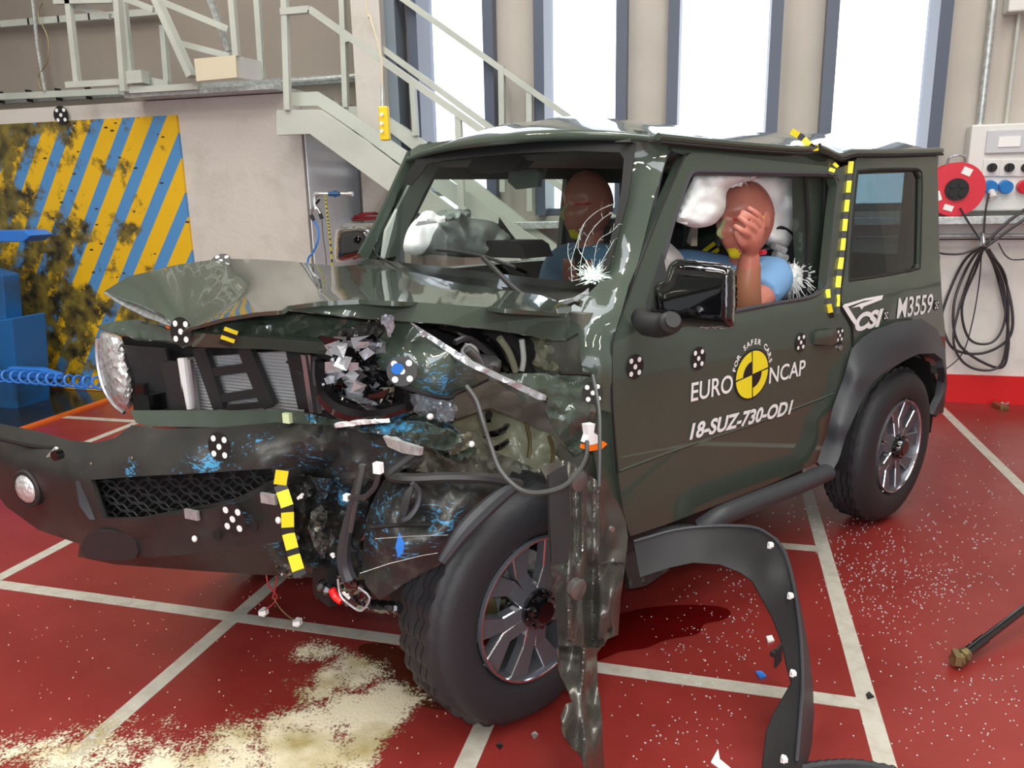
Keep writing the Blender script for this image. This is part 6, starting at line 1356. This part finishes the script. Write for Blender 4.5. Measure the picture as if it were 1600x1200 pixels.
PA = empty('crash_test_dummy', c2w(cp(918, 322, -.22)), CAR_A, 'passenger crash dummy with bare pink head behind the cracked windscreen', 'crash dummy')
PA.location.z = .62
def pl_(p): return Vector(p)-c2v(PA.location-CO)
ph = cp(917, 322, -.20)
Rp = Matrix.Rotation(math.radians(-4), 3, 'Z') @ Matrix.Rotation(math.radians(3), 3, 'Y')
head('head', pl_(ph), Rp, 1.17, PA, True)
bm = bmesh.new(); nk2 = ph+V(-.02, 0, -.20)
limb(bm, [pl_(ph+V(-.02, 0, -.06)), pl_(nk2)], [.058, .06]); limb(bm, [pl_(nk2), pl_(nk2+V(-.04, 0, -.22)), pl_(nk2+V(-.02, 0, -.42))], [.12, .155, .15])
for sy in (1, -1):
    sh = nk2+V(-.01, sy*.19, -.06); limb(bm, [pl_(nk2+V(0, 0, -.05)), pl_(sh)], [.08, .062]); limb(bm, [pl_(sh), pl_(sh+V(.06, sy*.03, -.26)), pl_(sh+V(.26, -sy*.02, -.34))], [.057, .048, .034])
    hnd = sh+V(.26, -sy*.02, -.34); blob(bm, pl_(hnd+V(.05, 0, -.01)), (.05, .040, .018))
    for k in range(4): limb(bm, [pl_(hnd+V(.08, -.03+.02*k, -.01)), pl_(hnd+V(.12, -.03+.02*k, -.02)), pl_(hnd+V(.145-.01*(k in (0, 3)), -.03+.02*k, -.035))], [.010, .009, .008], n=8)
    limb(bm, [pl_(hnd+V(.03, -sy*.035, 0)), pl_(hnd+V(.07, -sy*.06, -.005)), pl_(hnd+V(.09, -sy*.062, -.015))], [.012, .011, .009], n=8)
    limb(bm, [pl_(nk2+V(.0, sy*.10, -.46)), pl_(V(-1.10, nk2.y+sy*.12, .80)), pl_(V(-.95, nk2.y+sy*.12, .60))], [.09, .075, .06])
fixn(bm); fuse(link('body', bm, M['skin'], PA), .007, 5)
bm = bmesh.new(); limb(bm, [pl_(nk2+V(0, 0, .005)), pl_(nk2+V(-.04, 0, -.2)), pl_(nk2+V(-.02, 0, -.40))], [.10, .175, .17])
for sy in (1, -1): sh = nk2+V(-.01, sy*.19, -.06); limb(bm, [pl_(nk2+V(0, 0, -.04)), pl_(sh), pl_(sh+V(.04, sy*.02, -.16))], [.095, .080, .074])
fixn(bm); fuse(link('shirt', bm, M['shirt'], PA), .012, 5)
bm = bmesh.new(); limb(bm, [pl_(nk2+V(.10, .02, .02)), pl_(nk2+V(.13, .10, -.12)), pl_(nk2+V(.12, .16, -.28))], [.02, .024, .024], n=8); simple('harness_strap', bm, M['int'], PA)

# ================================================================== LOOSE PARTS ON THE FLOOR
AF = empty('wheel_arch_flare', c2w(cp(1230, 1190, 1.25)), 0, 'black wheel arch flare torn off and standing on the red floor beside the front wheel', 'car part')
AF.location.z = 0
fo = [(990, 846, .86), (1010, 840, .88), (1054, 828, .93), (1104, 822, .99), (1158, 822, 1.05), (1187, 827, 1.08), (1212, 844, 1.11), (1227, 867, 1.13), (1237, 900, 1.15), (1246, 950, 1.17), (1252, 1004, 1.19), (1254, 1067, 1.22), (1251, 1117, 1.24), (1245, 1190, 1.27), (1242, 1215, 1.28), (1190, 1218, 1.24), (1192, 1196, 1.24), (1198, 1142, 1.22), (1208, 1117, 1.21), (1237, 1067, 1.21), (1229, 1037, 1.19), (1221, 1000, 1.17), (1208, 967, 1.15), (1192, 937, 1.13), (1176, 908, 1.10), (1156, 894, 1.07), (1125, 882, 1.03), (1083, 879, .98), (1046, 887, .93), (1000, 902, .88)]
fo = [(x, y, v+.10*max(0, (y-830)/360)) for x, y, v in fo]
def to_root(o, root):
    """mesh in the car frame -> child of a world-placed thing"""
    Mw = Matrix.Translation(CO) @ Matrix.Rotation(CAR_A, 4, 'Z'); o.data.transform(Matrix.Translation(-root.location) @ Mw); o.parent = root; return o
to_root(sheet('inner_face', mat('matt_black_plastic', (.010, .010, .011), .6), None, fo, 'y', ctrl=[(1100, 850, 1.0), (1200, 890, 1.12)], step=9, thick=.004), AF)
fb = [(1187, 827, 1.08), (1212, 844, 1.11), (1227, 867, 1.13), (1237, 900, 1.15), (1246, 950, 1.17), (1252, 1004, 1.19), (1254, 1067, 1.22), (1251, 1117, 1.24), (1245, 1190, 1.27), (1242, 1215, 1.28), (1263, 1215, 1.22), (1267, 1190, 1.22), (1272, 1117, 1.19), (1270, 1067, 1.17), (1262, 1004, 1.15), (1252, 950, 1.13), (1241, 900, 1.12), (1230, 862, 1.10), (1214, 840, 1.09)]
fb = [(x, y, v+.10*max(0, (y-830)/360)) for x, y, v in fb]
to_root(sheet('outer_rim', M['flare'], None, fb, 'y', step=8, thick=.004), AF)
bm = bmesh.new(); tube(bm, spline([cp(x, y, v+.004) for x, y, v in fo[:14]], 4), .0045, 6); to_root(simple('rim_edge', bm, M['flare']), AF)
for x, y, v in ((1203, 852, 1.11), (1234, 931, 1.15), (1238, 1052, 1.21), (1224, 1186, 1.26)):
    bm = bmesh.new(); P = cp(x, y, v+.012+.10*(y-830)/360); box(bm, P, (.013, .010, .014), rz=.3); box(bm, P+V(.006, .006, .006), (.012, .012, .010), rz=.9); to_root(simple('white_clip', bm, M['white'], None, smooth=False), AF)
bm = bmesh.new(); P = cp(1216, 1024, 1.25); box(bm, P+V(0, 0, 0), (.04, .006, .05), rz=.2); box(bm, P+V(.02, 0, .015), (.02, .012, .012)); to_root(simple('bracket', bm, M['dark'], None, smooth=False), AF)
# fluid puddle and damp patch
def flat(nm, px, m, z, lab, cat, kind=None, rn=True):
    pts = [wf(x, y, z) for x, y in (rnd(px, 4) if rn else px)]; bm = bmesh.new(); bm.faces.new([bm.verts.new(p) for p in pts])
    f = bm.faces[:][0]; f.normal_update()
    if f.normal.z < 0: f.normal_flip()
    o = link(nm, bm, m, smooth=False); return tag(o, lab, cat, None, kind)
flat('fluid_puddle', [(925, 985), (960, 962), (1010, 950), (1070, 945), (1125, 948), (1142, 958), (1130, 968), (1100, 975), (1090, 990), (1040, 1000), (1010, 1012), (970, 1018), (940, 1030), (915, 1035)], mat('wet_dark_red_floor', (.10, .003, .003), .03, 0, 1), .0022, 'glossy dark puddle on the red floor behind the hanging liner', 'puddle', 'stuff')
def powder_mat():
    m = bpy.data.materials.new('absorbent_powder'); m.use_nodes = True; nt = m.node_tree; b = nt.nodes['Principled BSDF']; L = nt.links.new; out = nt.nodes['Material Output']
    tc = node(nt, 'ShaderNodeTexCoord'); prev = None
    for (px, py, r, a) in ((545, 1060, .19, .50), (470, 1090, .22, .34), (580, 1110, .22, .56), (470, 1160, .24, .56), (350, 1190, .24, .52), (560, 1180, .14, .46), (180, 1180, .28, .40), (60, 1190, .26, .42), (490, 1020, .14, .40), (640, 1090, .16, .32), (250, 1230, .22, .5)):
        P = wf(px, py); d = node(nt, 'ShaderNodeVectorMath', operation='DISTANCE'); d.inputs[1].default_value = (P.x, P.y, .003); L(tc.outputs['Object'], d.inputs[0])
        mr = node(nt, 'ShaderNodeMapRange'); mr.interpolation_type = 'SMOOTHSTEP'; mr.inputs['From Min'].default_value = r*1.25; mr.inputs['From Max'].default_value = r*.2; mr.inputs['To Max'].default_value = a; L(d.outputs['Value'], mr.inputs['Value'])
        if prev is None: prev = mr.outputs[0]
        else: mx = node(nt, 'ShaderNodeMath', operation='MAXIMUM'); L(prev, mx.inputs[0]); L(mr.outputs[0], mx.inputs[1]); prev = mx.outputs[0]
    n = node(nt, 'ShaderNodeTexNoise'); n.inputs['Scale'].default_value = 6; n.inputs['Detail'].default_value = 10; n.inputs['Roughness'].default_value = .65; L(tc.outputs['Object'], n.inputs['Vector'])
    n2 = node(nt, 'ShaderNodeTexNoise'); n2.inputs['Scale'].default_value = 150; n2.inputs['Detail'].default_value = 3; L(tc.outputs['Object'], n2.inputs['Vector'])
    w2 = node(nt, 'ShaderNodeMath', operation='MULTIPLY_ADD'); w2.inputs[1].default_value = .55; L(n2.outputs['Fac'], w2.inputs[0]); L(n.outputs['Fac'], w2.inputs[2])
    a = node(nt, 'ShaderNodeMath', operation='ADD'); L(w2.outputs[0], a.inputs[0]); L(prev, a.inputs[1])
    r = node(nt, 'ShaderNodeMapRange'); r.inputs['From Min'].default_value = 1.10; r.inputs['From Max'].default_value = 1.24; L(a.outputs[0], r.inputs['Value'])
    cr_ = node(nt, 'ShaderNodeValToRGB'); cr_.color_ramp.elements[0].position = .34; cr_.color_ramp.elements[1].position = .52; cr_.color_ramp.elements[0].color = (.38, .30, .12, 1); cr_.color_ramp.elements[1].color = (.78, .70, .52, 1); 
    n3 = node(nt, 'ShaderNodeTexNoise'); n3.inputs['Scale'].default_value = 4.5; n3.inputs['Detail'].default_value = 4; L(tc.outputs['Object'], n3.inputs['Vector']); L(n3.outputs['Fac'], cr_.inputs[0]); L(cr_.outputs[0], b.inputs['Base Color']); b.inputs['Roughness'].default_value = .95
    bp = node(nt, 'ShaderNodeBump'); bp.inputs['Strength'].default_value = .6; bp.inputs['Distance'].default_value = .004; L(n2.outputs['Fac'], bp.inputs['Height']); L(bp.outputs[0], b.inputs['Normal'])
    L(r.outputs[0], b.inputs['Alpha']); return m
flat('absorbent_powder', [(-60, 1100), (300, 1060), (420, 960), (560, 960), (700, 1010), (740, 1130), (760, 1300), (-200, 1300)], powder_mat(), .003, 'pale absorbent powder strewn on the red floor before the front wheel', 'powder', 'stuff', rn=False)
flat('damp_patch', [(560, 1010), (620, 1010), (660, 1060), (700, 1090), (690, 1110), (630, 1090), (590, 1050)], mat('damp_brown_floor', (.085, .018, .010), .12), .0018, 'damp brown patch on the floor in front of the tyre', 'stain', 'stuff')
# glass grains
gm = bmesh.new(); box(gm, (0, 0, .5), (1, .9, .8)); bmesh.ops.bevel(gm, geom=gm.edges[:], offset=.22, segments=1, affect='EDGES'); fixn(gm)
gme = bpy.data.meshes.new('glass_fragment'); gm.to_mesh(gme); gm.free(); gme.materials.append(M['granule'])
rr = random.Random(12); pts = []
def put(n, cx, cy, sx, sy, s0=.0022, s1=.0052):
    for _ in range(n):
        x, y = rr.gauss(cx, sx), rr.gauss(cy, sy)
        if y < 640 or y > 1230 or x > 1640 or x < 900: continue
        if inside(x, y, [(900, 600), (1290, 600), (1300, 780), (1400, 825), (1475, 680), (1480, 600), (900, 600)]) or inside(x, y, [(900, 700), (1290, 730), (1100, 815), (1000, 850), (1000, 900), (900, 1100)]): continue
        if inside(x, y, [(1190, 830), (1275, 830), (1275, 1220), (1185, 1220)]) or inside(x, y, [(1480, 1050), (1480, 985), (1640, 900), (1640, 960)]): continue
        pts.append((wf(x, y), rr.uniform(s0, s1)))
put(240, 1430, 870, 85, 45); put(110, 1350, 960, 60, 60); put(120, 1440, 920, 60, 20); put(120, 1520, 760, 70, 60); put(150, 1480, 1010, 110, 80); put(110, 1500, 1120, 90, 50); put(90, 1120, 960, 60, 50); put(90, 1100, 1050, 80, 60); put(50, 1060, 1150, 70, 30); put(60, 1240, 830, 50, 40); put(160, 1330, 870, 40, 60); put(60, 1130, 1000, 80, 40)
pts.sort(key=lambda q: -q[1]/q[0].y)
for i, (p, s) in enumerate(pts[:290]):
    o = bpy.data.objects.new('glass_fragment', gme); COL.objects.link(o); o.location = (p.x, p.y, 0); o.scale = (s, s*rr.uniform(.7, 1.1), s*.8); o.rotation_euler = (0, 0, rr.uniform(0, 6))
    tag(o, 'small pale grain of shattered window glass on the red floor beside the car', 'glass fragment', 'glass grains on the red floor')
bm = bmesh.new()
for p, s in pts[290:]: box(bm, (p.x, p.y, s*.4), (s, s*.9, s*.8), rz=rr.uniform(0, 6))
tag(simple('glass_fragments', bm, M['granule'], smooth=False), 'finest scatter of window glass crumbs over the red floor right of the car', 'glass fragments', None, 'stuff')
bm = bmesh.new()
for _ in range(260):
    x, y = rr.uniform(0, 700), rr.uniform(900, 1195); p = wf(x, y); s = rr.uniform(.0015, .0035); box(bm, (p.x, p.y, s*.4), (s, s, s*.8), rz=rr.uniform(0, 6))
tag(simple('floor_crumbs', bm, M['powder_grain'], smooth=False), 'tiny pale crumbs scattered over the floor before the bumper', 'crumbs', None, 'stuff')
def shard(px, m, lab, cat='fragment', t=.004, nm='plastic_fragment'):
    P = [wf(x, y, .001+t*(1+.8*(i % 2))) for i, (x, y) in enumerate(px)]; bm = bmesh.new(); a = [bm.verts.new(p) for p in P]; b = [bm.verts.new((p.x, p.y, .0012)) for p in P]; n = len(P)
    bm.faces.new(a); bm.faces.new(b[::-1]); [bm.faces.new((a[i], b[i], b[(i+1) % n], a[(i+1) % n])) for i in range(n)]
    return tag(simple(nm, bm, m, smooth=False), lab, cat)
shard([(1111, 1190), (1122, 1170), (1125, 1186), (1142, 1200), (1126, 1201)], M['white'], 'bent white plastic scrap near the bottom edge of the floor')
shard([(1180, 1048), (1190, 1048), (1198, 1056), (1188, 1059)], M['bluehose'], 'small bluish shard on the floor left of the arch flare')
shard([(944, 979), (952, 983), (958, 992), (950, 991)], M['white'], 'small white chip on the floor right of the hanging liner')
shard([(1197, 994), (1206, 992), (1210, 1000), (1200, 1002)], M['white'], 'pale shard of glass beside the puddle')
shard([(1353, 1084), (1358, 1080), (1366, 1088), (1356, 1090)], M['dark'], 'black crumb on the corner of the painted floor line')
shard([(775, 1163), (781, 1159), (786, 1164), (781, 1168)], M['dark'], 'black crumb under the front tyre')
shard([(830, 1146), (836, 1142), (841, 1147), (835, 1152)], M['galv'], 'grey pebble of glass under the front tyre')
bm = bmesh.new(); P = spline([wf(1240, 1204, .02), wf(1290, 1196, .03), wf(1340, 1195, .03), wf(1400, 1206, .02)], 8); tube(bm, P, [.012+.003*(i % 2) for i in range(len(P))], 8); tag(simple('ribbed_rubber_strip', bm, M['rubber']), 'dark ribbed rubber strip at the bottom edge of the floor', 'rubber strip')
